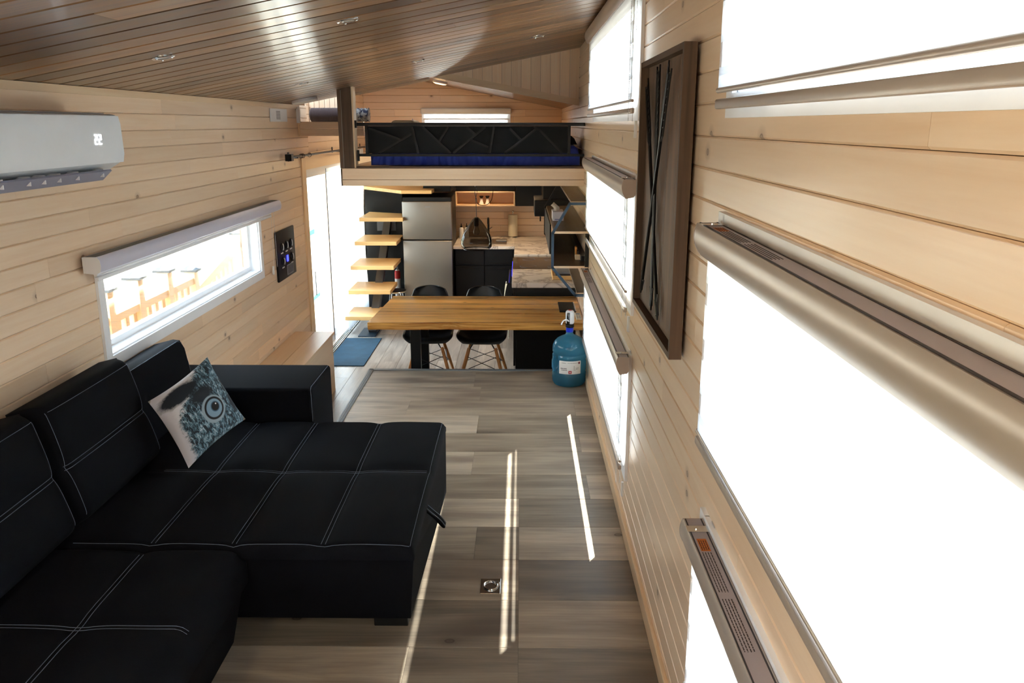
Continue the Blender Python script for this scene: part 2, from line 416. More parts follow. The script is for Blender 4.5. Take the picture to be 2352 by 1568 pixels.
clad(wl, M['pine_y'], 1, 10.9, YB, 2, KZ, 1.56, 0, XL, XL - TH, [], rnd=random.Random(13))
clad(wb, M['pine_x'], 0, XL, XR, 2, KZ, 2.68, 1, YB, YB + TH, [BWIN], lens=(.9, 1.9), rnd=random.Random(21))
clad(wf, M['pine_x'], 0, XL, XR, 2, 0, 2.66, 1, YF, YF - TH, [FILL_WIN_F], lens=(.9, 1.9), rnd=random.Random(22), pitch=.133)
# ceiling over the living room (boards run along the slope)
ang = math.atan(SL); W = (XR - XL) / math.cos(ang)
ceil = MB().box(-.16, W + .16, YF - .14, YE, TH, .12).build('ceiling', M['backing']); struct(ceil, 'sloped ceiling of dark stained boards')
ceil.location = (XL, 0, 2.17); ceil.rotation_euler = (0, -ang, 0)
rc = random.Random(5); y = YE; i = 0
while y > YF:
    y0 = max(y - .17, YF); cuts = [0.0] + ([rc.uniform(.5, W - .5)] if i % 3 else [rc.uniform(.5, 1.0), rc.uniform(1.4, 2.2)]) + [W]
    for a0, a1 in zip(cuts[:-1], cuts[1:]):
        t = rc.choice((.62, .8, .95, 1.05, 1.2, 1.38)) * rc.uniform(.93, 1.07); plank(0, a0, a1, 1, y0, y, 2, 0, TH, .010, .003).build('plank', M['ceiling'], ceil, color=tonev(t, rc.uniform(-.04, .12)))
    y -= .17; i += 1
# loft ceiling (slopes down to the right)
def lz(x): return 2.19 + .19 * (XR - x)
W2 = (XR - XL) / math.cos(math.atan(.19))
lc = MB().box(-.14, W2 + .16, YE + .016, YB + .14, TH, .10).build('ceiling', M['backing']); struct(lc, 'loft ceiling of dark boards sloping down to the right')
lc.location = (XL, 0, lz(XL)); lc.rotation_euler = (0, math.atan(.19), 0)
yy = YE + .016
while yy < YB: plank(0, 0, W2, 1, yy, min(yy + .17, YB), 2, 0, TH, .010, .003).build('plank', M['ceiling'], lc, color=tonev(rc.uniform(.75, 1.0))); yy += .17
# gable wall between the two roofs: vertical boards + slanted trim
xa = -.84
gw = struct(MB().prism([(xa - .1, lz(xa) - .0), (XR + .1, lz(XR) + .01), (XR + .1, cz(XR) + .06), (xa - .1, cz(xa) + .04)], 1, YE + .012, YE + .1).build('wall_gable', M['backing']), 'triangular gable wall of vertical pine boards above the loft')
x = XR
while x > xa:
    x0 = max(x - PW, xa + .001)
    pts = [(x0 + .001, lz(x0)), (x - .001, lz(x)), (x - .001, cz(x) + .01), (x0 + .001, cz(x0) + .01)]
    if pts[3][1] - pts[0][1] > .006:
        MB().prism(pts, 1, YE, YE + .012).build('plank', M['pine_z'], gw, color=tonev(rc.uniform(1.02, 1.18), rc.uniform(0, .06)))
    x -= PW
struct(MB().prism([(xa - .02, lz(xa) - .028), (XR, lz(XR) - .028), (XR, lz(XR) + .03), (xa + .1, lz(xa + .1) + .03)], 1, YE - .02, YE + .0).build('trim_1', M['clear_pine_x']), 'slanted pine board along the foot of the gable boards')
struct(MB().prism([(-1.66, cz(-1.66) - .018), (xa, cz(xa) - .018), (xa, cz(xa) + .0), (-1.66, cz(-1.66) + .0)], 1, YE + .001, YE + .03).build('trim_2', M['clear_pine_x']), 'thin pine strip at the end of the dark ceiling')
struct(MB().box(XL, XL + .012, YF, YE, 2.135, 2.17).build('trim_3', M['clear_pine_y']), 'pine strip along the top of the left wall')
# floors
fl = struct(MB().box(XL - .1, XR + .1, YF - .1, 4.8, -.2, -.006).box(-1.27, XR + .1, 4.8, 6.67, -.2, -.006).box(-1.25, XR + .1, 4.8, 6.64, KZ, -.2).build('floor', M['groove']), 'raised living-room floor of grey brown wood-look planks')
rows = [6.66, 6.194, 5.856, 5.541, 5.191, 4.871, 4.516, 4.194, 3.862, 3.533, 3.188, 2.851, 2.516, 2.18, 1.845, 1.51, 1.17, .83, .5, .16, -.17, -.5, -1.0]
cutx = [[XR - .9], [-.308], [-.82, .395], [-.294], [-1.0, .388], [-.29], [.388], [-.006], [-.22, -.006], [-.006], [-.006], [-.438, -.006], [-.006], [-.3, -.006], [-.6, -.006], [-.006], [-.5, .2], [-.1], [-.7], [.1], [-.4], [.2]]
L_, D_, G_ = 1.16, .70, .90
tones = [[1.05, 1.0], [1.25, .88], [1.2, .98, 1.25], [1.25, .68], [1.0, .78, 1.3], [1.25, .85], [.66, 1.15], [1.2, .62], [.88, .58, 1.1], [.95, .52], [.55, .98], [1.05, .6, .55], [.8, .9], [1, .8, .9], [1, .8, .9], [.9, .8], [1, .9, .8], [1, .9], [1, .8], [.9, 1], [1, .9], [.8, 1]]
for i in range(len(rows) - 1):
    y1, y0 = rows[i], rows[i + 1]
    xl = -1.25 if y0 > 4.8 else XL
    cs = [xl] + [c for c in cutx[i] if c > xl + .1] + [XR]
    tn = tones[i][-(len(cs) - 1):]
    for (c0, c1), t in zip(zip(cs[:-1], cs[1:]), tn):
        if i == 5 or i == 4: pass
        plank(0, c0, c1, 1, y0, y1, 2, 0, -.006, .0015).build('plank', M['floor'], fl, color=tonev(t, -.02 if t > 1 else .02))
fk = struct(MB().box(XL - .1, -1.25, 4.8, YB + .1, KZ - .1, KZ - .006).box(-1.25, XR + .1, 6.5, YB + .1, KZ - .1, KZ - .006).build('floor', M['groove']), 'lower kitchen floor of grey wood-look planks')
x = XL; rf = random.Random(9)
while x < XR:
    x1 = min(x + .2, XR); ystart = 4.8 if x1 <= -1.25 else (4.8 if x < -1.25 else 6.64); y = ystart; nxt = y + rf.uniform(.4, 1.2)
    while y < YB - .01:
        nxt = min(nxt, YB); t = rf.uniform(.82, 1.22)
        plank(1, y, nxt, 0, x, x1, 2, KZ, KZ - .006, .0015).build('plank', M['floor_y'], fk, color=(t * .96, t, t * 1.06)); y = nxt; nxt = y + 1.2
    x = x1
struct(MB().box(-1.275, -1.235, 4.8, 6.67, -.02, .006).box(-1.275, XR, 6.635, 6.675, -.02, .006).box(-1.262, -1.25, 4.8, 6.67, KZ, -.02).box(-1.26, XR, 6.655, 6.667, KZ, -.02).box(-1.268, -1.264, 4.8, 6.66, -.0, .008).box(-1.256, -1.252, 4.8, 6.66, 0, .009).box(-1.246, -1.242, 4.8, 6.66, 0, .009).build('trim_4', M['silver_trim']), 'grey metal nosing along the edge of the raised floor')
struct(MB().rbox(XR - .016, XR + .002, YF, 6.66, 0, .075, .004).build('baseboard_right', M['clear_pine_y']), 'pine baseboard under the right wall')
struct(MB().rbox(XL - .002, XL + .016, YF, 4.8, 0, .075, .004).build('baseboard_left', M['clear_pine_y']), 'pine baseboard behind the sofa')
# loft slab, fascia, beams
ls = struct(MB().box(-1.5, XR, 7.09, YB, 1.515, 1.63).box(XL, -1.5, 10.2, YB, 1.515, 1.63).build('trim_5', M['clear_pine_x']), 'pine loft floor slab over the kitchen')
fa = struct(MB().box(-1.50, XR, 7.065, 7.09, 1.50, 1.64).build('trim_6', M['backing']), 'pine fascia along the loft edge')
for (z0, z1) in ((1.497, 1.548), (1.549, 1.642)):
    plank(0, -1.51, XR, 2, z0, z1, 1, 7.05, 7.065, .003).build('plank', M['pine_x'], fa, color=tonev(1.03, .02))
struct(MB().box(-1.512, -1.5, 7.05, 9.0, 1.497, 1.642).build('trim_7', M['clear_pine_y']), 'pine board along the stairwell side of the loft')
struct(MB().box(-1.38, XR, 7.055, 7.13, 1.642, 1.658).build('trim_8', M['dark_x']), 'dark stained cap board on the loft edge')
# ------------------------------------------------------------------ windows + blinds on the right wall
def window(n, ax, d_in, d_out, y0, y1, z0, z1, label, tw=.055, sill=True, trims=True, mull=None):
    """d_in room face coordinate, d_out outside coordinate along ax"""
    sg = 1 if d_out > d_in else -1
    def bx(m, a, b, c0, c1, e0, e1):
        a, b = min(a, b), max(a, b)
        return m.box(a, b, c0, c1, e0, e1) if ax == 0 else m.box(c0, c1, a, b, e0, e1)
    jm = MB(); q = d_in - sg * .002
    for (c0, c1, e0, e1) in ((y0, y0 + .012, z0, z1), (y1 - .012, y1, z0, z1), (y0, y1, z0, z0 + .012), (y0, y1, z1 - .012, z1)): bx(jm, q, d_out - sg * .03, c0, c1, e0, e1)
    root = jm.build('window_%d' % n, M['white_trim'] if trims else M['clear_pine_y']); struct(root, label)
    if trims:
        for (c0, c1, e0, e1) in ((y0 - tw, y0 + .004, z0 - tw, z1 + tw), (y1 - .004, y1 + tw, z0 - tw, z1 + tw), (y0, y1, z0 - tw, z0 + .004), (y0, y1, z1 - .004, z1 + tw)):
            bx(MB(), d_in, d_in - sg * .014, c0, c1, e0, e1).build('casing', M['white_trim'], root)
    fr = .035; a, b = d_out - sg * .07, d_out - sg * .03
    for (c0, c1, e0, e1) in ((y0 + .012, y0 + .012 + fr, z0 + .012, z1 - .012), (y1 - .012 - fr, y1 - .012, z0 + .012, z1 - .012), (y0 + .047, y1 - .047, z0 + .012, z0 + .012 + fr), (y0 + .047, y1 - .047, z1 - .012 - fr, z1 - .012)):
        bx(MB(), a, b, c0, c1, e0, e1).build('sash', M['white_frame'], root)
    bx(MB(), d_out - sg * .052, d_out - sg * .048, y0 + .04, y1 - .04, z0 + .04, z1 - .04).build('pane', M['glass'], root)
    return root
n = 1
names = {(0, 0): 'far upper window of the right wall', (0, 1): 'far middle window of the right wall', (0, 2): 'far lower window of the right wall',
         (1, 0): 'near upper window of the right wall', (1, 1): 'near middle window of the right wall', (1, 2): 'near lower window of the right wall'}
for a, (y0, y1) in enumerate(YW):
    for b, (z0, z1) in enumerate(ZW):
        window(n, 0, XR, XR + .14, y0, y1, z0, z1, names[(a, b)]); n += 1
def chain(name, pts, parent, r=.0025, step=.007, mat=None):
    pts = [Vector(p) for p in pts]; m = MB(); m.tube(pts, .0008, 4)
    for p, q in zip(pts[:-1], pts[1:]):
        L = (q - p).length; k = int(L / step)
        for i in range(k):
            c = p.lerp(q, i / k)
            vs = [c + Vector(d) * r for d in ((1, 0, 0), (-1, 0, 0), (0, 1, 0), (0, -1, 0), (0, 0, 1), (0, 0, -1))]
            m.add(vs, [(0, 2, 4), (2, 1, 4), (1, 3, 4), (3, 0, 4), (2, 0, 5), (1, 2, 5), (3, 1, 5), (0, 3, 5)])
    return m.build(name, mat or M['white'], parent)
def text_rows(m, y0, y1, x0, x1, z, rows, seed):
    """tiny unreadable print: rows of short dashes lying on a horizontal face"""
    r = random.Random(seed)
    for k in range(rows):
        xx = x0 + (x1 - x0) * (k + .5) / rows; y = y1
        while y > y0:
            l = r.uniform(.004, .013); m.box(xx - .0011, xx + .0011, max(y - l, y0), y, z, z + .0006); y -= l + .003
    return m
def blind(label, y0, y1, ztop, zbot, group=None, cass=(.078, .085), bars=True, chn=True, fy=(.012, .04), open_=False, stick=True, gap=(.035, .045)):
    dx, dz = cass; root = thing('roller_blind', label, 'blind', (XR, y0, ztop), group)
    L = (XR, y0, ztop); xf_, xb = XR - dx, XR - .015
    zt, zb = ztop, ztop - dz
    prof = [(xb, zt), (xf_ + .012, zt)] + [(xf_ + .010 * (1 - math.sin(t * PI / 2)) if t < .5 else xf_ + .022 * ((t - .5) * 2) ** 2, zt - .004 - (dz - .004) * t) for t in [i / 8 for i in range(9)]] + [(xf_ + .03, zb), (xb, zb + .02)]
    pr = [(xb, zt), (xf_ + .008, zt)]
    for i in range(9):
        t = i / 8; pr.append((xf_ + .024 * (abs(t - .35) ** 2) * 2, zt - .004 - (dz - .004) * t))
    pr += [(xb - .01, zb + .006), (xb, zb + .02)]
    local(MB().prism(pr, 1, y0, y1), L).build('cassette', M['cassette'], root, smooth=True, ang=30)
    tp = MB().box(xf_ + .014, xb - .006, y0 + .004, y1 - .004, zt - .001, zt + .0015)
    local(tp, L).build('top_strip', M['cassette_top'], root)
    local(MB().box(xf_ + .0115, xf_ + .0145, y0 + .004, y1 - .004, zt - .001, zt + .0025).box(xf_ + .055, xf_ + .0585, y0 + .004, y1 - .004, zt - .001, zt + .0025), L).build('groove', M['groove'], root)
    for yy in (y0 - .004, y1):
        pc = [(p[0] - .001, p[1]) if p[0] < xb - .02 else p for p in pr]
        local(MB().prism(pc, 1, yy, yy + .004), L).build('end_cap', M['capm'], root)
    for yy in (y0 + .05, y1 - .085):
        local(MB().box(xf_ + .004, XR - .001, yy, yy + .035, zt + .0026, zt + .0046).box(XR - .003, XR - .001, yy, yy + .035, zt - .01, zt + .02).tube([(xf_ + .03, yy + .017, zt + .004), (xf_ + .03, yy + .017, zt + .007)], .004, 8), L).build('bracket', M['chrome'], root)
    if stick:
        ys = y1 - .11
        local(MB().box(xf_ + .020, xf_ + .045, ys - .075, ys - .01, zt + .0015, zt + .0022), L).build('warning_sticker', M['orange'], root)
        m = MB(); text_rows(m, ys - .27, ys - .082, xf_ + .018, xf_ + .046, zt + .0016, 4, 3); text_rows(m, ys - .50, ys - .30, xf_ + .018, xf_ + .046, zt + .0016, 4, 4)
        text_rows(m, ys - .07, ys - .02, xf_ + .021, xf_ + .044, zt + .0023, 4, 8)
        o = local(m, L).build('printed_text', M['ink'], root); o['kind'] = 'stuff'
    xs = XR - .048; f0, f1 = y0 + fy[0], y1 - fy[1]; zf = zbot + gap[0] + gap[1] + .035
    local(MB().grid(lambda i, j: (xs, f0 + (f1 - f0) * i / 8, zf + (zb + .01 - zf) * j / 6), 9, 7), L).build('front_fabric', M['zebra_front'], root)
    local(MB().grid(lambda i, j: (xs + .004, f0 + .012 + (f1 - f0 - .016) * i / 8, zf + (zb + .01 - zf) * j / 6), 9, 7), L).build('back_fabric', M['zebra_back'], root)
    if bars:
        local(MB().tube([(xs + .004, f0 - .008, zf), (xs + .004, f1 + .012, zf)], .007, 10), L).build('fabric_bar', M['cassette'], root, smooth=True)
        zc = zf - gap[1] - .0125
        local(MB().rbox(xs - .004, xs + .014, f0 - .008, f1 + .012, zc - .012, zc + .012, .005), L).build('bottom_rail', M['cassette'], root, smooth=True)
        for yy in (f0 + .05, (f0 + f1) / 2, f1 - .05):      # loops of fabric joining bar and rail
            pass
    if chn:
        yc = y0 + .022
        chain('bead_chain', [(xs - .012 - L[0], yc - L[1], zb - L[2]), (xs - .01 - L[0], yc - L[1], zbot - .06 - L[2])], root)
        chain('bead_chain', [(xs + .012 - L[0], yc - .006 - L[1], zb - L[2]), (xs + .008 - L[0], yc - .004 - L[1], zbot - .06 - L[2])], root)
        local(MB().rbox(XR - .03, XR - .018, yc - .012, yc + .008, zbot - .13, zbot - .055, .003), L).build('chain_tensioner', M['white'], root, smooth=True)
    return root
blind('far upper zebra blind, striped white, on right wall above the silver middle cassette', 3.76, 6.26, 2.64, 2.07, gap=(-.035, .03))
blind('far middle zebra blind lit white, silver cassette level with the loft edge', 3.76, 6.26, 1.76, 1.185, gap=(-.0445, .0745), stick=False)
blind('far lower zebra blind behind the blue water bottle, running down to the baseboard', 3.76, 6.26, .935, .345, gap=(.005, .02))
blind('near upper zebra blind filling the top right corner of the picture', -.3, 2.16, 2.64, 2.005, gap=(.02, .02))
blind('large near middle zebra blind with greige cassette right of the arrow artwork', -.3, 2.16, 1.752, 1.13, gap=(.012, .012))
blind('near lower zebra blind with orange sticker, at the bottom right corner', -.3, 2.13, .925, .345, gap=(.01, .02))
# ------------------------------------------------------------------ left window
lw = window(7, 0, XL, XL - .14, *LWIN, 'long low window in the left wall above the sofa')
window(9, 0, XL, XL - .14, *FILL_WIN_L, 'unseen window added for fill light in the left wall beside the viewer')
window(10, 1, YF, YF - .14, *FILL_WIN_F, 'unseen window added for fill light in the wall behind the viewer')
lb = thing('roller_blind', 'rolled-up pale lilac blind over the long low left window', 'blind', (XL, 3.82, 1.36))
L = (XL, 3.82, 1.36); x0, x1 = XL + .016, XL + .095
pr = [(x0, 1.40), (x1 - .01, 1.40), (x1 + .002, 1.385), (x1 + .006, 1.36), (x1, 1.33), (x1 - .02, 1.318), (x0, 1.325)]
local(MB().prism(pr, 1, 3.80, 6.80), L).build('cassette', plain('lilac_metal', 'cfcfe0', .4, .1), lb, smooth=True, ang=30)
local(MB().box(x0 + .01, x1 - .02, 3.81, 6.79, 1.3985, 1.4015), L).build('top_strip', M['post_grey'], lb)
for yy in (3.796, 6.80): local(MB().prism([(p[0] * 1.0, p[1]) for p in pr], 1, yy, yy + .004), L).build('end_cap', M['white'], lb)
local(MB().rbox(XL + .03, XL + .05, 3.86, 6.68, 1.275, 1.295, .004), L).build('bottom_rail', M['white'], lb, smooth=True)
local(MB().tube([(XL + .04, 3.86, 1.305), (XL + .04, 6.68, 1.305)], .006, 8), L).build('fabric_bar', M['white'], lb, smooth=True)
for d in (0, .02): chain('bead_chain', [(.04 + d, 2.88, -.04), (.03 + d, 2.9 + d, -.5)], lb)
local(MB().rbox(XL + .014, XL + .03, 6.70, 6.72, .80, .87, .003), L).build('chain_tensioner', M['white'], lb, smooth=True)
# ------------------------------------------------------------------ sliding door (left wall, far)
dj = MB(); x0, x1 = XL - .14, XL + .004
dj.box(x0, x1, 8.0, 8.03, DOOR[2], DOOR[3]).box(x0, x1, 10.87, 10.9, DOOR[2], DOOR[3]).box(x0, x1, 8.0, 10.9, 1.55, 1.58).box(x0, x1, 8.0, 10.9, KZ, KZ + .03)
door = struct(dj.build('door_1', M['white_frame']), 'white framed sliding glass door in the left wall')
for (a, b, xc) in ((8.03, 9.02, XL - .05), (8.98, 10.0, XL - .09), (9.9, 10.87, XL - .05)):
    f = MB(); t = .045; z0, z1 = KZ + .03, 1.55
    f.box(xc - .015, xc + .015, a, a + t, z0, z1).box(xc - .015, xc + .015, b - t, b, z0, z1).box(xc - .015, xc + .015, a + t, b - t, z0, z0 + .08).box(xc - .015, xc + .015, a + t, b - t, z1 - .06, z1)
    fo = f.build('door_sash', M['white_frame'], door)
    MB().box(xc - .003, xc + .003, a + t, b - t, z0 + .08, z1 - .06).build('pane', M['glass'], fo)
    MB().box(xc + .015, xc + .019, b - .012, b - .004, z0, z1).build('seal', M['blue_metal'], fo)
MB().tube([(XL - .02, 8.17, .33), (XL + .0, 8.17, .33), (XL + .0, 8.17, .57), (XL - .02, 8.17, .57)], .006, 8).build('door_handle', M['grey_plastic'], door, smooth=True)
MB().box(XL - .046, XL - .044, 8.10, 8.42, .92, .97).build('tape_strip', M['teal'], door); MB().box(XL - .046, XL - .044, 8.14, 8.5, .26, .30).build('tape_strip', M['teal'], door)
MB().box(XL - .02, XL + .05, 8.0, 10.9, KZ, KZ + .012).box(XL + .01, XL + .016, 8.0, 10.9, KZ + .012, KZ + .02).box(XL + .03, XL + .036, 8.0, 10.9, KZ + .012, KZ + .02).build('door_track', M['steel'], door)
struct(MB().box(XL, XL + .014, 7.86, 8.0, KZ, 1.70).build('trim_9', M['clear_pine_z']), 'pine casing at the near side of the sliding door')
struct(MB().box(XL, XL + .014, 8.0, 10.95, 1.58, 1.70).build('trim_10', M['clear_pine_y']), 'pine casing over the sliding door')
rod = thing('curtain_rod', 'thin black curtain rod above the sliding door', 'curtain rod', (XL + .08, 7.3, 1.72)); L = (XL + .08, 7.3, 1.72)
local(MB().tube([(XL + .08, 7.24, 1.725), (XL + .08, 11.0, 1.725)], .011, 10), L).build('pole', M['black_metal'], rod, smooth=True)
local(MB().rbox(XL + .055, XL + .11, 7.16, 7.24, 1.695, 1.752, .004), L).build('finial', M['black_metal'], rod)
for yy in (7.45, 9.2, 10.8): local(MB().box(XL + .001, XL + .09, yy, yy + .02, 1.708, 1.72).box(XL + .001, XL + .006, yy - .01, yy + .03, 1.68, 1.76), L).build('bracket', M['black_metal'], rod)
for yy in (7.6, 7.66, 7.9): local(MB().tube([(XL + .08 + .018 * math.cos(t), yy, 1.722 + .018 * math.sin(t)) for t in [i * PI / 6 for i in range(12)]], .003, 5, closed=True), L).build('curtain_ring', M['black_metal'], rod)
def cur(i, j):
    u = i / 120; v = j / 20; yb = 9.35 + .25 * v; ye = 10.75 - .55 * math.sin(v * PI) ** 2 * .4
    y = yb + (ye - yb) * u; k = .5 + .5 * v
    return (XL + .050 + .018 * math.sin(u * 2 * PI * 11 + 1.3 * math.sin(v * 3)) * k + .004 * math.sin(u * 30), y, KZ + .02 + 1.73 * (1 - .0) * (1 - 0) - (KZ + .02 + 1.73) + (1.705 + (KZ + .03 - 1.705) * (1 - v) ** 1 if False else 1.705 - (1.705 - KZ - .03) * (1 - v)))
c = MB().grid(cur, 121, 21).build('curtain', M['curtain'], smooth=True, ang=180)
tag(c, 'sheer white curtain hanging from the black rod beside the stairs', 'curtain')
# ------------------------------------------------------------------ outside
struct(MB().box(-40, 40, -30, 50, -1.15, -1.1).build('ground', M['soil']), 'bright sandy ground outside')
dk = struct(MB().box(-5.2, XL - .15, 4.0, 11.5, -.62, -.5).build('deck', M['clear_pine_y']), 'pale wooden deck outside the sliding door')
x = -5.2
while x < XL - .16: plank(1, 4.0, 11.5, 0, x, min(x + .14, XL - .16), 2, -.47, -.5, .004).build('plank', M['clear_pine_y'], dk); x += .145
rl = thing('deck_railing', 'pale wooden deck railing with dark post caps outside the left window', 'railing', (-3.2, 6.6, -.47)); L = (-3.2, 6.6, -.47)
for (yy, zt) in ((6.2, .76), (6.72, .76), (7.3, .72), (7.9, .62), (9.3, .80)):
    local(MB().box(-3.25, -3.15, yy - .05, yy + .05, -.47, zt), L).build('post', M['clear_pine_z'], rl)
    local(MB().box(-3.275, -3.125, yy - .075, yy + .075, zt, zt + .02).lathe([(.09, 0), (.001, .05)], (-3.2, yy, zt + .02), 4), L).build('post_cap', M['post_grey'], rl)
local(MB().box(-3.24, -3.16, 5.4, 7.9, .50, .56), L).build('top_rail', M['clear_pine_y'], rl)
local(MB().prism([(7.9, .36), (9.3, .66), (9.3, .74), (7.9, .44)], 0, -3.24, -3.16), L).build('sloping_rail', M['clear_pine_y'], rl)
yy = 5.5
while yy < 9.25:
    if all(abs(yy - q) > .08 for q in (6.2, 6.72, 7.3, 7.9)):
        zt = .5 if yy < 7.9 else .36 + (yy - 7.9) * .214
        local(MB().box(-3.22, -3.18, yy - .03, yy + .03, -.47, zt), L).build('baluster', M['clear_pine_z'], rl)
    yy += .14
rb = random.Random(4)
def hill(i, j):
    x = -14 - i * 1.2; y = -6 + j * 2.0
    return (x, y, -1.1 + 3.4 * min(1, i / 9) + .5 * noise.noise(Vector((x * .3, y * .3, 0))))
struct(MB().grid(hill, 14, 26).build('hillside', plain('dry_grass', 'b3a988', .95, grain=.2), smooth=True, ang=180), 'dry grassy bank outside')
for k in range(7):
    m = MB(); cx_, cy_ = -17 - rb.uniform(0, 4), 6 + k * 4.2; cz_ = 1.6
    for q in range(90):
        a, b = rb.uniform(0, 2 * PI), rb.uniform(.1, 1); r = 1.6 * math.sqrt(rb.random()); c_ = Vector((cx_ + r * math.cos(a), cy_ + r * math.sin(a), cz_ + b * 2.2 * (1 - r / 2.4)))
        d = [Vector((rb.uniform(-1, 1), rb.uniform(-1, 1), rb.uniform(-1, 1))).normalized() * .34 for _ in range(4)]
        m.add([c_ + e for e in d], [(0, 1, 2), (0, 2, 3), (0, 1, 3), (1, 2, 3)])
    tag(m.build('bush', M['bush']), ['nearest green bush on the bank outside, left of the door glass', 'second green bush from the near end of the outside bank', 'third green bush from the near end of the outside bank', 'middle green bush of the row on the bank', 'third green bush from the far end of the bank', 'second green bush from the far end of the bank', 'farthest green bush of the row on the bank'][k], 'bush', 'bushes on the bank outside')
# ------------------------------------------------------------------ loft: railing, post, bed, blind
pt = thing('support_post', 'dark stained wooden post standing on the loft edge', 'post', (-1.46, 7.1, 1.642)); L = (-1.46, 7.1, 1.642)
def post_part(x0, x1, y0, y1): return MB().prism([(x0, 1.643), (x1, 1.643), (x1, cz(x1) + .004), (x0, cz(x0) + .004)], 1, y0, y1)
local(post_part(-1.515, -1.485, 7.06, 7.18), L).build('side_board', M['dark_z'], pt)
local(post_part(-1.483, -1.40, 7.058, 7.18), L).build('front_board', M['dark_z'], pt)
local(MB().box(-1.486, -1.482, 7.056, 7.062, 1.643, 2.27), L).build('joint_strip', M['steel'], pt)
local(post_part(-1.399, -1.385, 7.07, 7.18), L).build('edge_board', M['clear_pine_z'], pt)
rg = thing('loft_railing', 'black metal loft railing with slanting bars over dark panel', 'railing', (-.45, 7.1, 1.66)); L = (-.45, 7.1, 1.66)
YR = 7.10
local(MB().rbox(-1.384, .529, YR - .012, YR + .012, 1.985, 2.012, .003), L).build('top_rail', M['black_metal'], rg)
local(MB().rbox(-1.375, .529, YR - .012, YR + .012, 1.738, 1.76, .003), L).build('bottom_rail', M['black_metal'], rg)
for xx in (-1.29, .40): local(MB().box(xx - .012, xx + .012, YR - .01, YR + .01, 1.76, 1.985), L).build('upright', M['black_metal'], rg)
local(MB().box(-1.375, -1.36, YR - .02, YR + .02, 1.70, 1.79).box(-1.384, -1.37, YR - .02, YR + .02, 1.97, 2.03), L).build('wall_bracket', M['black_metal'], rg)
local(MB().box(-1.285, .395, YR + .016, YR + .022, 1.762, 1.984), L).build('backing_panel', plain('black_panel', '101318', .6, spec=.2), rg)
def bar(u0, v0, u1, v1):     # slanting bars, from zoomed positions
    def c(u, v): return (-1.27 + (u - 150) / (2180 - 150) * 1.655, 1.98 - (v - 400) / (690 - 400) * .215)
    a, b = c(u0, v0), c(u1, v1); d = Vector((b[0] - a[0], 0, b[1] - a[1])).normalized(); nrm = Vector((d.z, 0, -d.x)) * .0085
    A, B = Vector((a[0], 0, a[1])), Vector((b[0], 0, b[1]))
    pts = [(v.x, v.z) for v in (A + nrm, B + nrm, B - nrm, A - nrm)]
    local(MB().prism(pts, 1, YR - .009, YR + .009), L).build('slanting_bar', M['black_metal'], rg)
for q in ((150, 420, 470, 540), (240, 690, 590, 480), (595, 405, 650, 690), (700, 405, 985, 690), (960, 405, 870, 560), (1340, 405, 1010, 690), (1150, 405, 1235, 485), (1190, 545, 1370, 625), (1430, 405, 1385, 690), (1870, 420, 1540, 690), (1590, 420, 1705, 545), (1840, 405, 1900, 440), (1890, 430, 2130, 690)): bar(*q)
bed = thing('mattress', 'mattress in wrinkled royal blue sheet behind the loft railing', 'mattress', (-.4, 8.1, 1.66)); L = (-.4, 8.1, 1.66)
def mat_(i, j):
    u = i / 150; v = j / 60; X0, X1, Y0, Y1, Z0, Z1 = -1.28, .50, 7.20, 9.1, 1.66, 1.83
    a = v * 3
    if a < 1: y, z = Y0, Z0 + (Z1 - Z0) * a
    elif a < 2: y, z = Y0 + (Y1 - Y0) * (a - 1), Z1
    else: y, z = Y1, Z1 - (Z1 - Z0) * (a - 2)
    r = .05; ex = min(u, 1 - u) * (X1 - X0); k = 1 - max(0, 1 - ex / r) ** 2 * .5
    if abs(a - 1) < .12: y += .02; z -= .01
    wr_ = .012 * noise.noise(Vector((u * 26 + z * 8, v * 3, 1))) + .008 * math.sin(u * 160 + 6 * noise.noise(Vector((u * 5, v * 4, 0))))
    wr_ *= max(0, 1 - abs(u - .35) * 1.4)
    zz = Z0 + (z - Z0) * k
    return (X0 + (X1 - X0) * u, y - wr_ if a < 1 else y, zz + (wr_ * .6 if a >= 1 else 0))
local(MB().grid(mat_, 151, 61), L).build('sheet', M['quilt'], bed, smooth=True, ang=180)
local(MB().rbox(-1.27, .49, 7.22, 9.08, 1.66, 1.815, .03), L).build('mattress_core', M['quilt'], bed, smooth=True)
pw = MB(); pw.grid(lambda i, j: (.25 + .24 * (i / 14) , 7.4 + .5 * j / 14, 1.83 + .09 * (math.sin(PI * i / 14) * math.sin(PI * j / 14)) ** .4), 15, 15)
pw.grid(lambda i, j: (.25 + .24 * (i / 14) , 7.4 + .5 * j / 14, 1.829 - .001), 15, 15)
tag(pw.build('pillow', plain('navy_pillow', '0a1438', .8), smooth=True, ang=180), 'dark navy pillow at the right end of the loft bed', 'pillow')
tag(MB().rbox(-1.22, -.98, 7.9, 8.4, 1.845, 2.035, .05, 4).build('pillow', M['cream'], smooth=True), 'cream pillow edge just above the railing beside the post', 'pillow')
tag(MB().add([(-1.13, 8.45, 1.832), (-1.02, 8.45, 1.832), (-1.02, 8.62, 1.832), (-1.13, 8.62, 1.832), (-1.08, 8.5, 2.055)], [(0, 1, 4), (1, 2, 4), (2, 3, 4), (3, 0, 4), (0, 3, 2, 1)]).build('folded_cloth', plain('pale_blue', '6f8fc8', .8)), 'small pale blue cloth peak above the loft railing', 'cloth')
tag(MB().box(-1.312, -1.31, 7.14, 7.2, 1.80, 1.90).xf(Matrix.Rotation(0, 4, 'Y')).build('paper_note', M['paper']), 'small white paper hanging at the left end of the railing', 'paper')
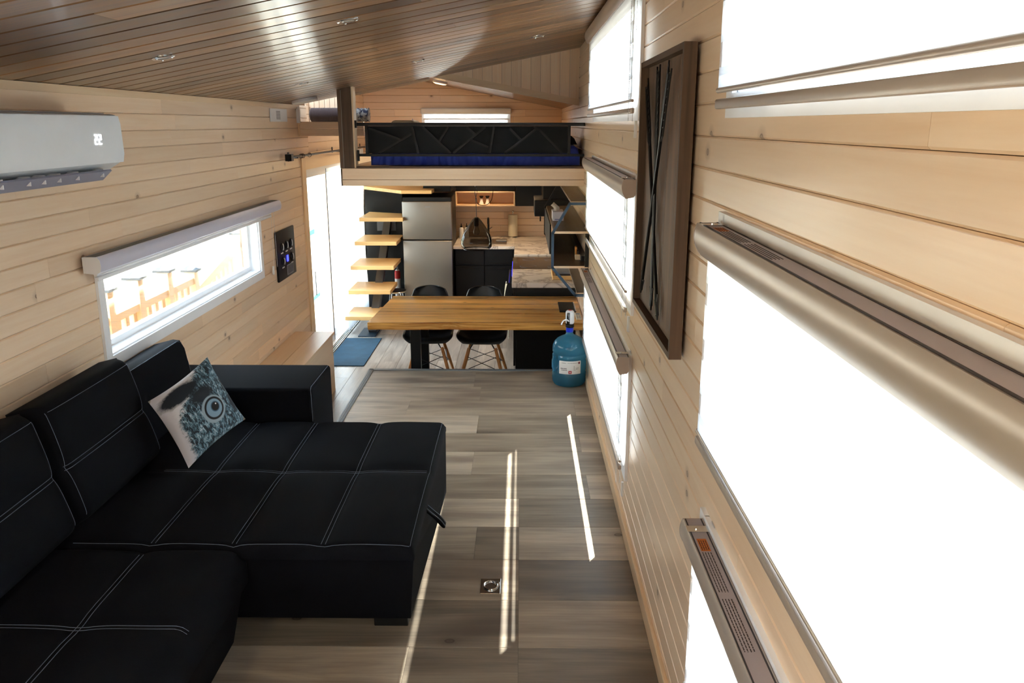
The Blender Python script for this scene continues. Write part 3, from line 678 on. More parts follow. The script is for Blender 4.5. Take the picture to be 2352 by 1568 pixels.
# nook with rolled blanket
sh = thing('wall_shelf', 'deep pine shelf box left of the loft post', 'shelf', (-1.8, 8.1, 1.89)); L = (-1.8, 8.1, 1.89)
plank(0, XL + .02, -1.45, 2, 1.895, 1.958, 1, YE - .05, YE - .03).xf(Matrix.Translation((1.8, -8.1, -1.89))).build('front_board', M['pine_x'], sh)
plank(0, XL + .02, -1.45, 2, 1.958, 2.022, 1, YE - .05, YE - .03).xf(Matrix.Translation((1.8, -8.1, -1.89))).build('front_board', M['pine_x'], sh)
local(MB().box(XL + .002, XL + .02, YE - .055, YE + .4, 1.893, 2.022), L).build('side_board', M['clear_pine_z'], sh)
local(MB().box(XL + .02, -1.45, YE - .03, YE + .4, 1.893, 1.91).box(XL + .02, -1.45, YE - .03, YE + .4, 2.0, 2.012), L).build('shelf_board', M['clear_pine_x'], sh)
x = XL + .005
nb = struct(MB().box(XL, -1.66, YE + .412, YE + .43, 2.01, 2.30).build('wall_nook', M['backing']), 'short wall of narrow vertical boards behind the rolled blanket')
while x < -1.67: MB().box(x + .002, min(x + .05, -1.66) - .002, YE + .40, YE + .412, 2.013, 2.29).build('plank', M['pine_z'], nb, color=tonev(1.02)); x += .05
struct(MB().box(XL + .001, XL + .03, YE - .08, YE - .055, 2.01, 2.155).build('trim_11', M['white_trim']), 'white corner board above the shelf end')
bl = thing('rolled_blanket', 'dark plum ribbed blanket rolled up on the pine shelf', 'blanket', (-1.75, 8.1, 2.075)); L = (-1.75, 8.1, 2.075)
pts = []; rr = []
for i in range(81):
    u = i / 80; x = -2.0 + .42 * u; e = min(u, 1 - u); pts.append((x, 8.08, 2.083)); rr.append((.066 if e > .06 else .066 * math.sqrt(max(.15, 1 - (1 - e / .06) ** 2))) + .0015 * math.sin(u * 160))
local(MB().tube(pts, rr, 20), L).build('roll', M['blanket'], bl, smooth=True, ang=60)
local(MB().tube([(-1.58 + .013 * i, 8.08, 2.083) for i in range(12)], [.062 + .006 * math.sin(i * 2.4) for i in range(12)], 14), L).build('patterned_end', M['fluffy'], bl, smooth=True)
window(8, 1, YB, YB + .14, *BWIN, 'small window in the loft back wall', tw=.03)
b8 = thing('roller_blind', 'small white blind over the loft back window', 'blind', (-.72, YB, 2.17)); L = (-.72, YB, 2.17)
local(MB().rbox(-1.31, -.125, YB - .085, YB - .016, 2.125, 2.205, .02, 3), L).build('cassette', M['white'], b8, smooth=True)
local(MB().grid(lambda i, j: (-1.27 + 1.1 * i / 4, YB - .04, 2.07 + .06 * j / 3), 5, 4), L).build('front_fabric', M['zebra_front'], b8)
local(MB().rbox(-1.28, -.16, YB - .05, YB - .03, 2.055, 2.072, .004), L).build('bottom_rail', M['white'], b8)
# ------------------------------------------------------------------ ceiling lights
def ceil_pt(x, y): return (x, y, cz(x))
first = None
spots = [((-.734, 3.709), 'recessed chrome spotlight nearest the top centre of the ceiling'), ((-1.516, 3.673), 'recessed chrome spotlight above the air conditioner end of the ceiling'), ((.113, 6.054), 'recessed chrome spotlight near the upper right blind'), ((-.719, 6.047), 'recessed chrome spotlight in the bright ceiling reflection'), ((-1.519, 5.968), 'recessed chrome spotlight just before the round white lamp')]
for (p, l) in spots:
    if first is None:
        t = thing('recessed_spotlight', l, 'ceiling light', ceil_pt(*p))
        MB().lathe([(.030, -.001), (.030, -.006), (.042, -.007), (.048, -.003), (.048, .0)], n=28, cap=False).build('rim', M['chrome'], t, smooth=True)
        MB().lathe([(.031, -.002), (.022, .002), (.0, .003)], n=20, cap=False).build('lens', M['bulb_glass'], t, smooth=True)
        for k in range(3):
            a = k * 2.1; MB().lathe([(.005, -.008), (.004, -.011), (0, -.012)], (.036 * math.cos(a), .036 * math.sin(a), 0), 8, False).build('clip', M['chrome'], t, smooth=True)
        first = t
    else:
        t = copy_tree(first); t.location = ceil_pt(*p); t['label'] = l
    t.rotation_euler = (0, -ang, 0)
t = thing('round_ceiling_lamp', 'round white flush ceiling lamp by the left wall before the loft', 'ceiling light', ceil_pt(-1.87, 7.4)); t.rotation_euler = (0, -ang, 0)
MB().lathe([(.11, 0), (.112, -.018), (.104, -.024)], n=40, cap=False).build('base', M['white'], t, smooth=True)
MB().lathe([(.104, -.024), (.07, -.030), (0, -.032)], n=40, cap=False).build('diffuser', M['paper'], t, smooth=True)
def warm_lamp(label, loc, tilt, e, r=.12):
    t = thing('flush_ceiling_lamp', label, 'ceiling light', loc); t.rotation_euler = (0, tilt, 0)
    MB().lathe([(r, 0), (r + .004, -.02), (r - .006, -.028)], n=32, cap=False).build('base', M['white'], t, smooth=True)
    MB().lathe([(r - .006, -.026), (r * .6, -.034), (0, -.036)], n=32, cap=False).build('diffuser', M['warm_lamp'], t, smooth=True)
    ld = bpy.data.lights.new('lamp_glow', 'AREA'); ld.shape = 'DISK'; ld.size = r * 1.8; ld.energy = e; ld.color = (1, .83, .58)
    lo = bpy.data.objects.new('lamp_glow', ld); COL.objects.link(lo); lo.parent = t; lo.location = (0, 0, -.04)
warm_lamp('warm flush lamp on the ceiling above the viewer', ceil_pt(-1.2, -.3), -ang, 11)
warm_lamp('warm flush lamp on the loft ceiling', (-.9, 9.6, lz(-.9)), math.atan(.19), 6, .08)
# ------------------------------------------------------------------ air conditioner
ac = thing('air_conditioner', 'white wall air conditioner showing 22 at the left picture edge', 'air conditioner', (XL, 3.3, 1.93)); L = (XL, 3.3, 1.93)
pr = [(XL + .002, 2.045), (XL + .20, 2.045), (XL + .222, 2.038), (XL + .235, 2.0), (XL + .238, 1.87), (XL + .225, 1.835), (XL + .16, 1.795), (XL + .05, 1.775), (XL + .002, 1.775)]
local(MB().prism(pr, 1, 2.72, 3.86), L).build('body', M['aircon'], ac, smooth=True, ang=25)
fp = [(XL + .236, 2.035), (XL + .243, 2.0), (XL + .246, 1.87), (XL + .238, 1.833), (XL + .23, 1.833), (XL + .23, 2.035)]
local(MB().prism(fp, 1, 2.73, 3.855), L).build('front_panel', M['aircon'], ac, smooth=True, ang=25)
local(MB().box(XL + .06, XL + .19, 2.8, 3.76, 1.77, 1.80).xf(Matrix.Identity(4)), L).build('outlet', M['groove'], ac)
local(MB().prism([(XL + .235, 1.80), (XL + .19, 1.758), (XL + .185, 1.762), (XL + .23, 1.806)], 1, 2.8, 3.74), L).build('louver', plain('louver_grey', '8d90a4', .4), ac)
for yy in (2.95, 3.12, 3.22, 3.33, 3.47, 3.68): local(MB().box(XL + .12, XL + .225, yy, yy + .006, 1.775, 1.81), L).build('vane', M['white'], ac)
local(MB().box(XL + .03, XL + .2, 2.78, 3.8, 2.0455, 2.048), L).build('top_grille', M['grey_plastic'], ac)
def seg7(m, y, z, w, h, segs, x):
    t = h * .12
    S_ = {'a': (0, w, h - t, h), 'g': (0, w, h / 2 - t / 2, h / 2 + t / 2), 'd': (0, w, 0, t), 'b': (w - t, w, h / 2, h), 'e': (0, t, 0, h / 2), 'c': (w - t, w, 0, h / 2), 'f': (0, t, h / 2, h)}
    for s in segs:
        a, b, c0, c1 = S_[s]; m.box(x, x + .001, y + a, y + b, z + c0, z + c1)
m = MB()
for yy in (3.60, 3.635): seg7(m, yy, 1.915, .024, .042, 'abged', XL + .2465)
local(m, L).build('digits', M['led_white'], ac)
# ------------------------------------------------------------------ switch panel, wall plate
sp_ = thing('switch_panel', 'black control panel with round sockets left of the sliding door', 'control panel', (XL, 7.15, .9)); L = (XL, 7.15, .9)
local(MB().rbox(XL + .001, XL + .02, 6.87, 7.42, .70, 1.125, .008), L).build('plate', M['black'], sp_, smooth=True)
k = 0
for r_ in range(2):
    for c_ in range(3):
        yy, zz = 7.0 + .14 * c_ + .012 * r_, .985 - .125 * r_
        if r_ == 1 and c_ == 1:
            local(MB().rbox(XL + .02, XL + .026, yy - .02, yy + .02, zz - .02, zz + .035, .003), L).build('blue_light', M['led_blue'], sp_); continue
        local(MB().xf(Matrix.Identity(4)).tube([(XL + .023, yy + .035 * math.cos(a), zz + .035 * math.sin(a)) for a in [i * 2 * PI / 16 for i in range(16)]], .006, 6, closed=True), L).build('socket_ring', M['black_metal'], sp_, smooth=True)
        local(MB().tube([(XL + .0275, yy + .03 * math.cos(a), zz + .03 * math.sin(a)) for a in [-1.1 + i * .28 for i in range(9)]], .0045, 5).box(XL + .021, XL + .0225, yy - .035, yy + .03, zz - .056, zz - .046), L).build('socket_glint_label', M['led_white'] if False else M['white'], sp_)  # white arc is a painted reflection on the socket; bar is its label
local(MB().box(XL + .02, XL + .024, 7.12, 7.31, .725, .81), L).build('grille', M['grey_plastic'], sp_)
m = MB()
for i in range(9): m.box(XL + .024, XL + .025, 7.13 + i * .02, 7.138 + i * .02, .73, .805)
o = local(m, L).build('grille_slots', M['ink'], sp_); o['kind'] = 'stuff'
t = thing('wall_vent', 'white square wall plate with grey louvre high by the ceiling', 'vent', (XL, 7.2, 2.08)); L = (XL, 7.2, 2.08)
local(MB().rbox(XL + .001, XL + .014, 6.99, 7.47, 2.02, 2.125, .003), L).build('plate', M['white'], t)
m = MB()
for i in range(6): m.box(XL + .014, XL + .0155, 7.14, 7.25, 2.04 + i * .012, 2.047 + i * .012)
local(m, L).build('louvre', M['grey_plastic'], t)
# ------------------------------------------------------------------ arrow artwork
aw = thing('wall_artwork', 'brown wooden tray frame with three crossed black metal arrows', 'artwork', (XR, 3.0, 1.75)); L = (XR, 3.0, 1.75)
ya, yb, za, zb = 2.57, 3.47, 1.265, 2.235
for (a, b, c0, c1, mm) in ((ya, ya + .02, za, zb, 'z'), (yb - .02, yb, za, zb, 'z'), (ya + .02, yb - .02, za, za + .02, 'y'), (ya + .02, yb - .02, zb - .02, zb, 'y')):
    local(MB().box(XR - .052, XR - .012, a, b, c0, c1), L).build('frame_side', M['dark_' + mm], aw)
q = ya + .02
for i in range(5):
    w5 = (yb - ya - .04) / 5; local(plank(2, za + .02, zb - .02, 1, q, q + w5, 0, XR - .024, XR - .014, .001), L).build('plank', M['dark_z'], aw, color=tonev(1.15 + .1 * (i % 2), .05)); q += w5
ax_ = XR - .040
def arrow(tail, head, n_f=3):
    A, B = Vector((ax_, tail[0], tail[1])), Vector((ax_, head[0], head[1])); d = (B - A).normalized(); s = Vector((0, d.z, -d.y))
    a = local(MB().tube([A, B], .0065, 8), L).build('arrow_shaft', M['black_metal'], aw, smooth=True)
    m = MB()
    for sg in (-1, 1):
        o0 = s * .03 * sg
        m.tube([A + s * .006 * sg, A + o0 + d * (-.03), A + o0 + d * .21, A + d * .25], .003, 5)
        for k in range(8): m.tube([A + d * (.0 + k * .028), A + o0 + d * (-.02 + k * .028)], .0022, 4)
    local(m, L).build('fletching', M['black_metal'], aw)
    h = MB().tube([B + s * .032 - d * .07, B + d * .015, B - s * .032 - d * .07, B - s * .004 - d * .03], .0032, 5).tube([B + s * .032 - d * .07, B + s * .004 - d * .05], .003, 5)
    local(h, L).build('arrow_head', M['black_metal'], aw)
arrow((3.36, 2.13), (2.90, 1.335)); ax_ -= .004
arrow((3.075, 2.17), (3.02, 1.345)); ax_ -= .004
arrow((2.83, 2.16), (3.26, 1.36))
# ------------------------------------------------------------------ fridge & kitchen
fr = thing('refrigerator', 'brushed steel two-door refrigerator beside the stairs', 'refrigerator', (-1.13, 10.35, KZ)); L = (-1.13, 10.35, KZ)
local(MB().rbox(-1.425, -.838, 10.06, 10.72, KZ + .02, 1.15, .01), L).build('cabinet', M['black'], fr)
d1 = local(MB().rbox(-1.43, -.832, 9.99, 10.055, .645, 1.105, .012, 3), L).build('freezer_door', M['steel'], fr, smooth=True)
d2 = local(MB().rbox(-1.43, -.832, 9.99, 10.055, KZ + .08, .635, .012, 3), L).build('fridge_door', M['steel'], fr, smooth=True)
local(MB().box(-1.15, -1.09, 9.987, 9.99, 1.035, 1.045), L).build('badge', M['grey_plastic'], d1)
local(MB().box(-1.42, -.84, 10.0, 10.06, 1.107, 1.15).box(-1.12, -1.05, 9.998, 10.0, 1.122, 1.13), L).build('top_hinge_cover', M['black'], fr)
for xx in (-1.38, -.88): local(MB().lathe([(.02, 0), (.02, .03)], (xx, 10.12, KZ), 12), L).build('foot', M['black'], fr)
def cabinet(name, label, x0, x1, y0, y1, z0, z1, face, n, drawers=False, gap=.004):
    """face: 'f' doors toward -Y, 'l' doors toward -X"""
    t = thing(name, label, 'cabinet', ((x0 + x1) / 2, (y0 + y1) / 2, z0)); L = ((x0 + x1) / 2, (y0 + y1) / 2, z0)
    if face == 'f': local(MB().box(x0, x1, y0 + .02, y1, z0, z1), L).build('body', M['black'], t)
    else: local(MB().box(x0 + .02, x1, y0, y1, z0, z1), L).build('body', M['black'], t)
    for i in range(n):
        if face == 'f':
            a, b = x0 + (x1 - x0) * i / n + gap, x0 + (x1 - x0) * (i + 1) / n - gap
            zz = z0 + (z1 - z0) * .76 if drawers else z1 - .004
            d = local(MB().rbox(a, b, y0, y0 + .019, z0 + .08 if drawers else z0 + .004, zz - gap, .002, 1), L).build('door', M['black'], t)
            local(MB().tube([(a + .05, y0 - .014, zz - .035), (b - .05, y0 - .014, zz - .035)], .004, 6), L).build('handle', M['black_metal'], d)
            if drawers:
                d = local(MB().rbox(a, b, y0, y0 + .019, zz + gap, z1 - .004, .002, 1), L).build('drawer', M['black'], t)
                local(MB().tube([(a + .05, y0 - .014, zz + .03), (b - .05, y0 - .014, zz + .03)], .004, 6), L).build('handle', M['black_metal'], d)
        else:
            a, b = y0 + (y1 - y0) * i / n + gap, y0 + (y1 - y0) * (i + 1) / n - gap
            d = local(MB().rbox(x0, x0 + .019, a, b, z0 + .08 if z0 < 0 else z0 + .004, z1 - .004, .002, 1), L).build('door', M['black'], t)
            local(MB().tube([(x0 - .014, b - .06, z1 - .05), (x0 - .014, b - .06, z1 - .2)], .004, 6), L).build('handle', M['black_metal'], d)
    return t
cabinet('base_cabinet', 'matte black base cabinet under the sink between fridge and corner', -.82, -.09, 10.26, 11.19, KZ, .495, 'f', 2, True)
cabinet('base_cabinet', 'black corner base cabinet between the sink run and the cooker', -.085, XR - .001, 9.60, 11.19, KZ, .495, 'l', 2)
cabinet('base_cabinet', 'black base cabinet at the near end of the counter behind the table', -.07, XR - .001, 7.80, 8.56, KZ, .485, 'l', 1)
tag(MB().rbox(-.84, -.078, 10.22, 11.195, .497, .533, .003).box(-.80, -.84, 10.3, 10.31, .5, .51).build('worktop', M['marble']), 'pale marble worktop over the sink cabinet along the back wall', 'worktop')
tag(MB().rbox(-.0775, XR - .001, 9.59, 11.195, .497, .533, .003).build('worktop', M['marble']), 'veined marble corner worktop right of the paper towels', 'worktop')
tag(MB().rbox(-.085, XR - .001, 7.77, 8.56, .487, .533, .003).build('worktop', M['marble']), 'veined marble worktop at the near end of the counter beyond the table', 'worktop')
rn = thing('cooker', 'black glass cooker set between the two marble worktops', 'cooker', (.22, 9.07, KZ)); L = (.22, 9.07, KZ)
local(MB().rbox(-.065, XR - .002, 8.575, 9.582, KZ, .50, .005), L).build('body', M['black'], rn)
local(MB().rbox(-.08, XR - .002, 8.572, 9.585, .502, .515, .003), L).build('glass_top', M['black_gloss'], rn)
od = local(MB().rbox(-.09, -.066, 8.60, 9.56, -.12, .38, .004), L).build('oven_door', M['black_gloss'], rn)
local(MB().tube([(-.125, 8.66, .36), (-.125, 9.5, .36)], .009, 8).tube([(-.125, 8.7, .36), (-.085, 8.7, .36)], .006, 6).tube([(-.125, 9.46, .36), (-.085, 9.46, .36)], .006, 6), L).build('oven_handle', M['black_metal'], od)
local(MB().rbox(-.092, -.066, 8.60, 9.56, .40, .495, .004), L).build('control_panel', M['black_gloss'], rn)
local(MB().box(-.0945, -.0915, 8.72, 9.42, .425, .475), L).build('blue_display', M['led_blue'], rn)
for (xx, yy, r_) in ((.08, 8.85, .09), (.36, 8.82, .07), (.09, 9.32, .07), (.36, 9.30, .09)):
    local(MB().tube([(xx + r_ * math.cos(a), yy + r_ * math.sin(a), .5155) for a in [i * 2 * PI / 28 for i in range(28)]], .0012, 4, closed=True), L).build('burner_ring', M['grey_plastic'], rn)
m = MB()
def tw(i, j):
    u, v = i / 12, j / 14; wv = .018 * math.sin(u * 9 + v * 4) * (1 - .3 * v)
    wdt = .17 * (1 - .75 * v + .12 * math.sin(v * 9)); return (-.142 - .02 * math.sin(v * 5) - abs(wv), 8.66 + wdt * (u - .5), .372 - .62 * v + .04 * math.sin(u * 3.1) * (v > .9))
tag(MB().grid(tw, 13, 15).build('tea_towel', M['bag'], smooth=True, ang=180), 'patterned off-white tea towel hanging from the cooker handle', 'towel')
# upper cabinets & open shelf box
cabinet('wall_cabinet', 'black wall cabinet right of the pine shelf box', -.07, XR - .001, 10.87, 11.19, .965, 1.513, 'f', 1)
cabinet('wall_cabinet', 'black wall cabinet on the right side above the cooker', .26, XR - .001, 9.62, 10.86, .98, 1.513, 'l', 2)
cabinet('wall_cabinet', 'black cupboard above the refrigerator', -1.20, -.86, 10.25, 11.19, 1.20, 1.513, 'f', 1)
cabinet('wall_cabinet', 'thin black cabinet above the pine shelf box', -.85, -.075, 10.9, 11.19, 1.165, 1.513, 'f', 2)
bx_ = thing('shelf_box', 'open pine shelf box holding two shakers on the kitchen wall', 'shelf', (-.46, 11.05, .96)); L = (-.46, 11.05, .96)
X0, X1, Z0, Z1, Y0, Y1 = -.855, -.08, .965, 1.155, 10.88, 11.198
for nm, bb in (('top_board', (X0, X1, Y0, Y1, Z1 - .016, Z1)), ('bottom_board', (X0, X1, Y0, Y1, Z0, Z0 + .016)), ('side_board', (X0, X0 + .016, Y0, Y1, Z0 + .016, Z1 - .016)), ('side_board', (X1 - .016, X1, Y0, Y1, Z0 + .016, Z1 - .016)), ('back_board', (X0 + .016, X1 - .016, Y1 - .01, Y1, Z0 + .016, Z1 - .016))):
    local(MB().box(*bb), L).build(nm, M['clear_pine_x'], bx_)
sk = thing('shaker', 'left white shaker with black collar in the pine shelf box', 'shaker', (-.52, 10.98, .9815))
MB().lathe([(.030, 0), (.031, .012), (.022, .03), (.017, .075)], n=20).build('body', M['white'], sk, smooth=True)
MB().lathe([(.017, .0755), (.018, .085), (.028, .10), (.026, .108), (.012, .104)], n=20).build('cap', M['black_metal'], sk, smooth=True)
s2 = copy_tree(sk); s2.location = (-.44, 10.98, .9815); s2['label'] = 'right white shaker with black collar in the pine shelf box'
pt_ = thing('paper_towel_roll', 'cream paper towel roll on a chrome stand on the worktop', 'paper towel', (-.107, 11.08, .5335))
MB().lathe([(.075, 0), (.078, .006), (.072, .013), (.02, .015)], n=32).build('base', M['chrome'], pt_, smooth=True)
MB().lathe([(.02, .016), (.062, .017), (.063, .30), (.02, .301)], n=32).build('roll', M['cream'], pt_, smooth=True)
MB().lathe([(.006, .301), (.006, .325), (.015, .33), (.017, .342), (.01, .353), (0, .355)], n=16).build('knob', M['chrome'], pt_, smooth=True)
sk_ = thing('sink', 'steel sink let into the marble worktop behind the pendant', 'sink', (-.42, 10.7, .5335))
m = MB(); X0, X1, Y0, Y1 = -.24, .24, -.30, .20
m.add([(X0, Y0, .002), (X1, Y0, .002), (X1, Y1, .002), (X0, Y1, .002), (X0 + .03, Y0 + .03, .002), (X1 - .03, Y0 + .03, .002), (X1 - .03, Y1 - .03, .002), (X0 + .03, Y1 - .03, .002), (X0 + .05, Y0 + .05, -.13), (X1 - .05, Y0 + .05, -.13), (X1 - .05, Y1 - .05, -.13), (X0 + .05, Y1 - .05, -.13)],
      [(0, 1, 5, 4), (1, 2, 6, 5), (2, 3, 7, 6), (3, 0, 4, 7), (4, 5, 9, 8), (5, 6, 10, 9), (6, 7, 11, 10), (7, 4, 8, 11), (8, 9, 10, 11)])
m.build('basin', M['steel'], sk_); MB().rbox(-.23, .23, -.29, .19, .001, .005, .001).build('rim', M['steel'], sk_)
MB().rbox(.10, .235, -.12, .0, .006, .022, .004).build('sponge_tray', M['grey_plastic'], sk_)
fc = thing('faucet', 'black kitchen faucet behind the pendant lamp', 'faucet', (-.43, 10.98, .5335))
MB().lathe([(.024, 0), (.022, .02), (.014, .03), (.013, .20)], n=16).build('body', M['black_metal'], fc, smooth=True)
MB().tube([(0, 0, .19), (0, -.01, .25), (0, -.06, .27), (0, -.11, .25), (0, -.12, .20)], .012, 10).build('spout', M['black_metal'], fc, smooth=True)
MB().tube([(.012, 0, .12), (.05, -.01, .15)], .006, 8).build('lever', M['chrome'], fc, smooth=True)
sb = thing('soap_bottle', 'white pump bottle with black top beside the fridge on the worktop', 'bottle', (-.79, 10.98, .5335))
MB().lathe([(.030, 0), (.031, .006), (.031, .12), (.026, .135), (.012, .145)], n=20).build('bottle', M['white'], sb, smooth=True)
MB().lathe([(.013, .145), (.013, .165), (.005, .167), (.005, .19)], n=12).tube([(0, 0, .19), (.0, -.035, .188)], .006, 8).build('pump', M['black_metal'], sb, smooth=True)
s2 = copy_tree(sb); s2.location = (-.72, 11.0, .5335); s2['label'] = 'white pump bottle with black top nearest the faucet'
hd = thing('range_hood', 'black range hood hanging above the cooker at the shelf end', 'range hood', (.33, 9.2, 1.03)); L = (.33, 9.2, 1.03)
local(MB().rbox(.145, .528, 8.85, 9.5, 1.05, 1.22, .006), L).build('body', M['black'], hd)
local(MB().box(.24, .528, 9.0, 9.4, 1.221, 1.51), L).build('duct_cover', M['black'], hd)
local(MB().box(.16, .19, 8.84, 8.85, 1.075, 1.095).box(.20, .215, 8.84, 8.85, 1.0, 1.05), L).build('switch', M['black_metal'], hd)
# kitchen ceiling lamps (lit warm)
for p, l in (((-.75, 9.3, 1.513), 'small warm kitchen downlight under the loft, left'), ((.0, 9.3, 1.513), 'small warm kitchen downlight under the loft, right'), ((-.5, 10.6, 1.513), 'small warm kitchen downlight under the loft, by the sink')):
    t = thing('kitchen_downlight', l, 'ceiling light', p)
    MB().lathe([(.045, 0), (.045, -.006), (.034, -.008)], n=24, cap=False).build('rim', M['chrome'], t, smooth=True)
    MB().lathe([(.034, -.006), (0, -.006)], n=24, cap=False).build('lens', M['warm_lamp'], t)
    ld = bpy.data.lights.new('downlight_bulb', 'SPOT'); ld.energy = 11; ld.color = (1, .66, .36); ld.spot_size = R(130); ld.spot_blend = .6; ld.shadow_soft_size = .04
    lo = bpy.data.objects.new('downlight_bulb', ld); COL.objects.link(lo); lo.parent = t; lo.location = (0, 0, -.02)
# ------------------------------------------------------------------ stairs
bs = thing('stair_cabinet', 'tall black panelled cabinet behind the floating stairs', 'cabinet', (-1.7, 10.8, KZ)); L = (-1.7, 10.8, KZ)
local(MB().box(-1.99, -1.445, 10.62, 11.19, KZ, 1.20), L).build('body', M['black'], bs)
local(MB().box(-1.99, -1.445, 10.60, 10.618, KZ, .88), L).build('front_panel', M['black'], bs)
local(MB().box(-1.44, -1.436, 10.06, 11.19, KZ, 1.2), L).build('side_panel', M['black'], bs)
st = thing('staircase', 'floating pine staircase on a grey steel spine by the curtain', 'stairs', (-1.75, 9.5, KZ)); L = (-1.75, 9.5, KZ)
tr = [(-.12, 9.154, -2.0, -1.46, .52), (.14, 9.37, -1.995, -1.505, .56), (.40, 9.52, -1.985, -1.48, .60), (.66, 9.70, -1.96, -1.465, .64)]
for (z, y, xa_, xb_, dp) in tr:
    local(MB().rbox(xa_, xb_, y, y + dp, z - .045, z, .004), L).build('tread', M['tread'], st)
local(MB().prism([(-1.93, 9.89), (-1.41, 9.89), (-1.41, 10.36), (-1.93, 10.59)], 2, .875, .92), L).build('tread', M['tread'], st)
local(MB().prism([(-1.99, 10.6), (-1.42, 9.90), (-1.06, 9.90), (-1.06, 10.22), (-1.21, 10.24), (-1.21, 11.19), (-1.99, 11.19)], 2, 1.202, 1.24), L).build('landing', M['tread'], st)
sp = MB(); a, b = Vector((-1.74, 9.42, KZ + .01)), Vector((-1.70, 10.597, .80)); n_ = Vector((0, -(b.z - a.z), b.y - a.y)).normalized() * .045
for sx in (0,):
    vs = [a + Vector((-.045, 0, 0)) + n_, a + Vector((.045, 0, 0)) + n_, a + Vector((.045, 0, 0)) - n_, a + Vector((-.045, 0, 0)) - n_, b + Vector((-.045, 0, 0)) + n_, b + Vector((.045, 0, 0)) + n_, b + Vector((.045, 0, 0)) - n_, b + Vector((-.045, 0, 0)) - n_]
    sp.add(vs, [(0, 1, 2, 3), (4, 5, 6, 7), (0, 1, 5, 4), (1, 2, 6, 5), (2, 3, 7, 6), (3, 0, 4, 7)])
local(sp, L).build('stringer', M['post_grey'], st)
local(MB().box(-1.84, -1.60, 10.585, 10.6, .68, .84), L).build('wall_plate', M['post_grey'], st)
local(MB().box(-1.88, -1.68, 9.24, 9.64, KZ, KZ + .012), L).build('floor_plate', M['blue_metal'], st)
for (z, y, xa_, xb_, dp) in tr:
    yc = a.y + (z - a.z) / (b.z - a.z) * (b.y - a.y)
    local(MB().box(-1.80, -1.62, min(y + dp - .05, yc - .1), yc + .03, z - .057, z - .046).box(-1.75, -1.69, yc - .02, yc + .02, z - .12, z - .05), L).build('tread_bracket', M['post_grey'], st)
so = thing('bar_stool', 'chrome stool with round black seat under the stairs beside the table', 'stool', (-1.52, 9.92, KZ))
MB().lathe([(.0, .40), (.112, .40), (.122, .408), (.118, .42), (.0, .424)], n=32, cap=False).build('seat', M['black'], so, smooth=True)
MB().tube([(.125 * math.cos(a), .125 * math.sin(a), .405) for a in [i * 2 * PI / 28 for i in range(28)]], .010, 8, closed=True).build('seat_rim', M['chrome'], so, smooth=True)
for k in range(4):
    a = PI / 4 + k * PI / 2; MB().tube([(.09 * math.cos(a), .09 * math.sin(a), .40), (.14 * math.cos(a), .14 * math.sin(a), 0)], .010, 8).build('leg', M['chrome'], so, smooth=True)
MB().tube([(.118 * math.cos(a), .118 * math.sin(a), .15) for a in [i * 2 * PI / 28 for i in range(28)]], .007, 6, closed=True).build('footrest', M['chrome'], so, smooth=True)
fe = thing('fire_extinguisher', 'small red and white fire extinguisher behind the chrome stool', 'fire extinguisher', (-1.56, 10.32, KZ))
MB().lathe([(.034, 0), (.036, .02), (.036, .56), (.030, .59), (.012, .61)], n=20).build('cylinder', M['white'], fe, smooth=True)
MB().lathe([(.0365, .49), (.0368, .56), (.031, .592)], n=20, cap=False).build('red_band', M['red'], fe, smooth=True)
MB().rbox(-.012, .012, -.02, .02, .605, .66, .003).tube([(0, -.03, .66), (0, .03, .68)], .006, 6).build('valve', M['grey_plastic'], fe)
mt = tag(MB().rbox(-2.0, -1.59, 8.04, 9.16, KZ + .0, KZ + .009, .003, 1).build('door_mat', M['mat']), 'dark teal mat on the floor before the sliding door', 'mat')
# bench by the door
be = thing('storage_bench', 'pine box bench along the left wall between sofa and door', 'bench', (-1.88, 6.1, KZ)); L = (-1.88, 6.1, KZ)
for (a, b, t_) in ((XL + .002, -1.88, 1.0), (-1.878, -1.70, 1.06)):
    local(plank(1, 4.82, 7.3, 0, a, b, 2, .17, .145, .002), L).build('top_board', M['clear_pine_y'], be, color=tonev(t_ * .95, .1))
local(MB().box(-1.735, -1.715, 4.82, 7.28, KZ, .144), L).build('side_panel', M['clear_pine_y'], be)
local(MB().box(XL + .002, -1.736, 7.26, 7.28, KZ, .144), L).build('end_panel', M['clear_pine_z'], be)
# ------------------------------------------------------------------ table and things on it
tb = thing('dining_table', 'live-edge acacia dining table against the right wall', 'table', (-.4, 7.15, KZ)); L = (-.4, 7.15, KZ)
def edge(y, seed, amp):
    return [(-1.262 + 1.787 * i / 40, y + amp * noise.noise(Vector((i * .22, seed, 0))) + (.02 * math.exp(-((i - 15) / 1.6) ** 2) if seed == 1 else 0)) for i in range(41)]
ys = [6.605, 6.79, 6.99, 7.17, 7.39, 7.54, 7.70]
for k in range(6):
    e0 = edge(ys[k], 1, .010) if k == 0 else [(x, ys[k] + .004 * noise.noise(Vector((x * 3, k, 0)))) for x, _ in edge(0, 0, 0)]
    e1 = edge(ys[k + 1], 9, .006) if k == 5 else [(x, ys[k + 1] + .004 * noise.noise(Vector((x * 3, k + 1, 0))) - .0008) for x, _ in edge(0, 0, 0)]
    f = lambda p: (p[0] + (.05 * (p[1] - 6.6) if p[0] < -1.22 else 0), p[1])
    pts = [f(p) for p in e0] + [f(p) for p in e1][::-1]
    m = MB().prism(pts, 2, .357, .42)
    if k == 0:    # underside slopes back like a natural edge
        for i, v in enumerate(m.v):
            if v[2] < .38 and v[1] < 6.7: m.v[i] = (v[0], v[1] + .014, v[2])
    t_ = [1.15, 1.3, .95, 1.2, 1.25, .72][k]
    local(m, L).build('board', M['table'], tb, color=tonev(t_, .05))
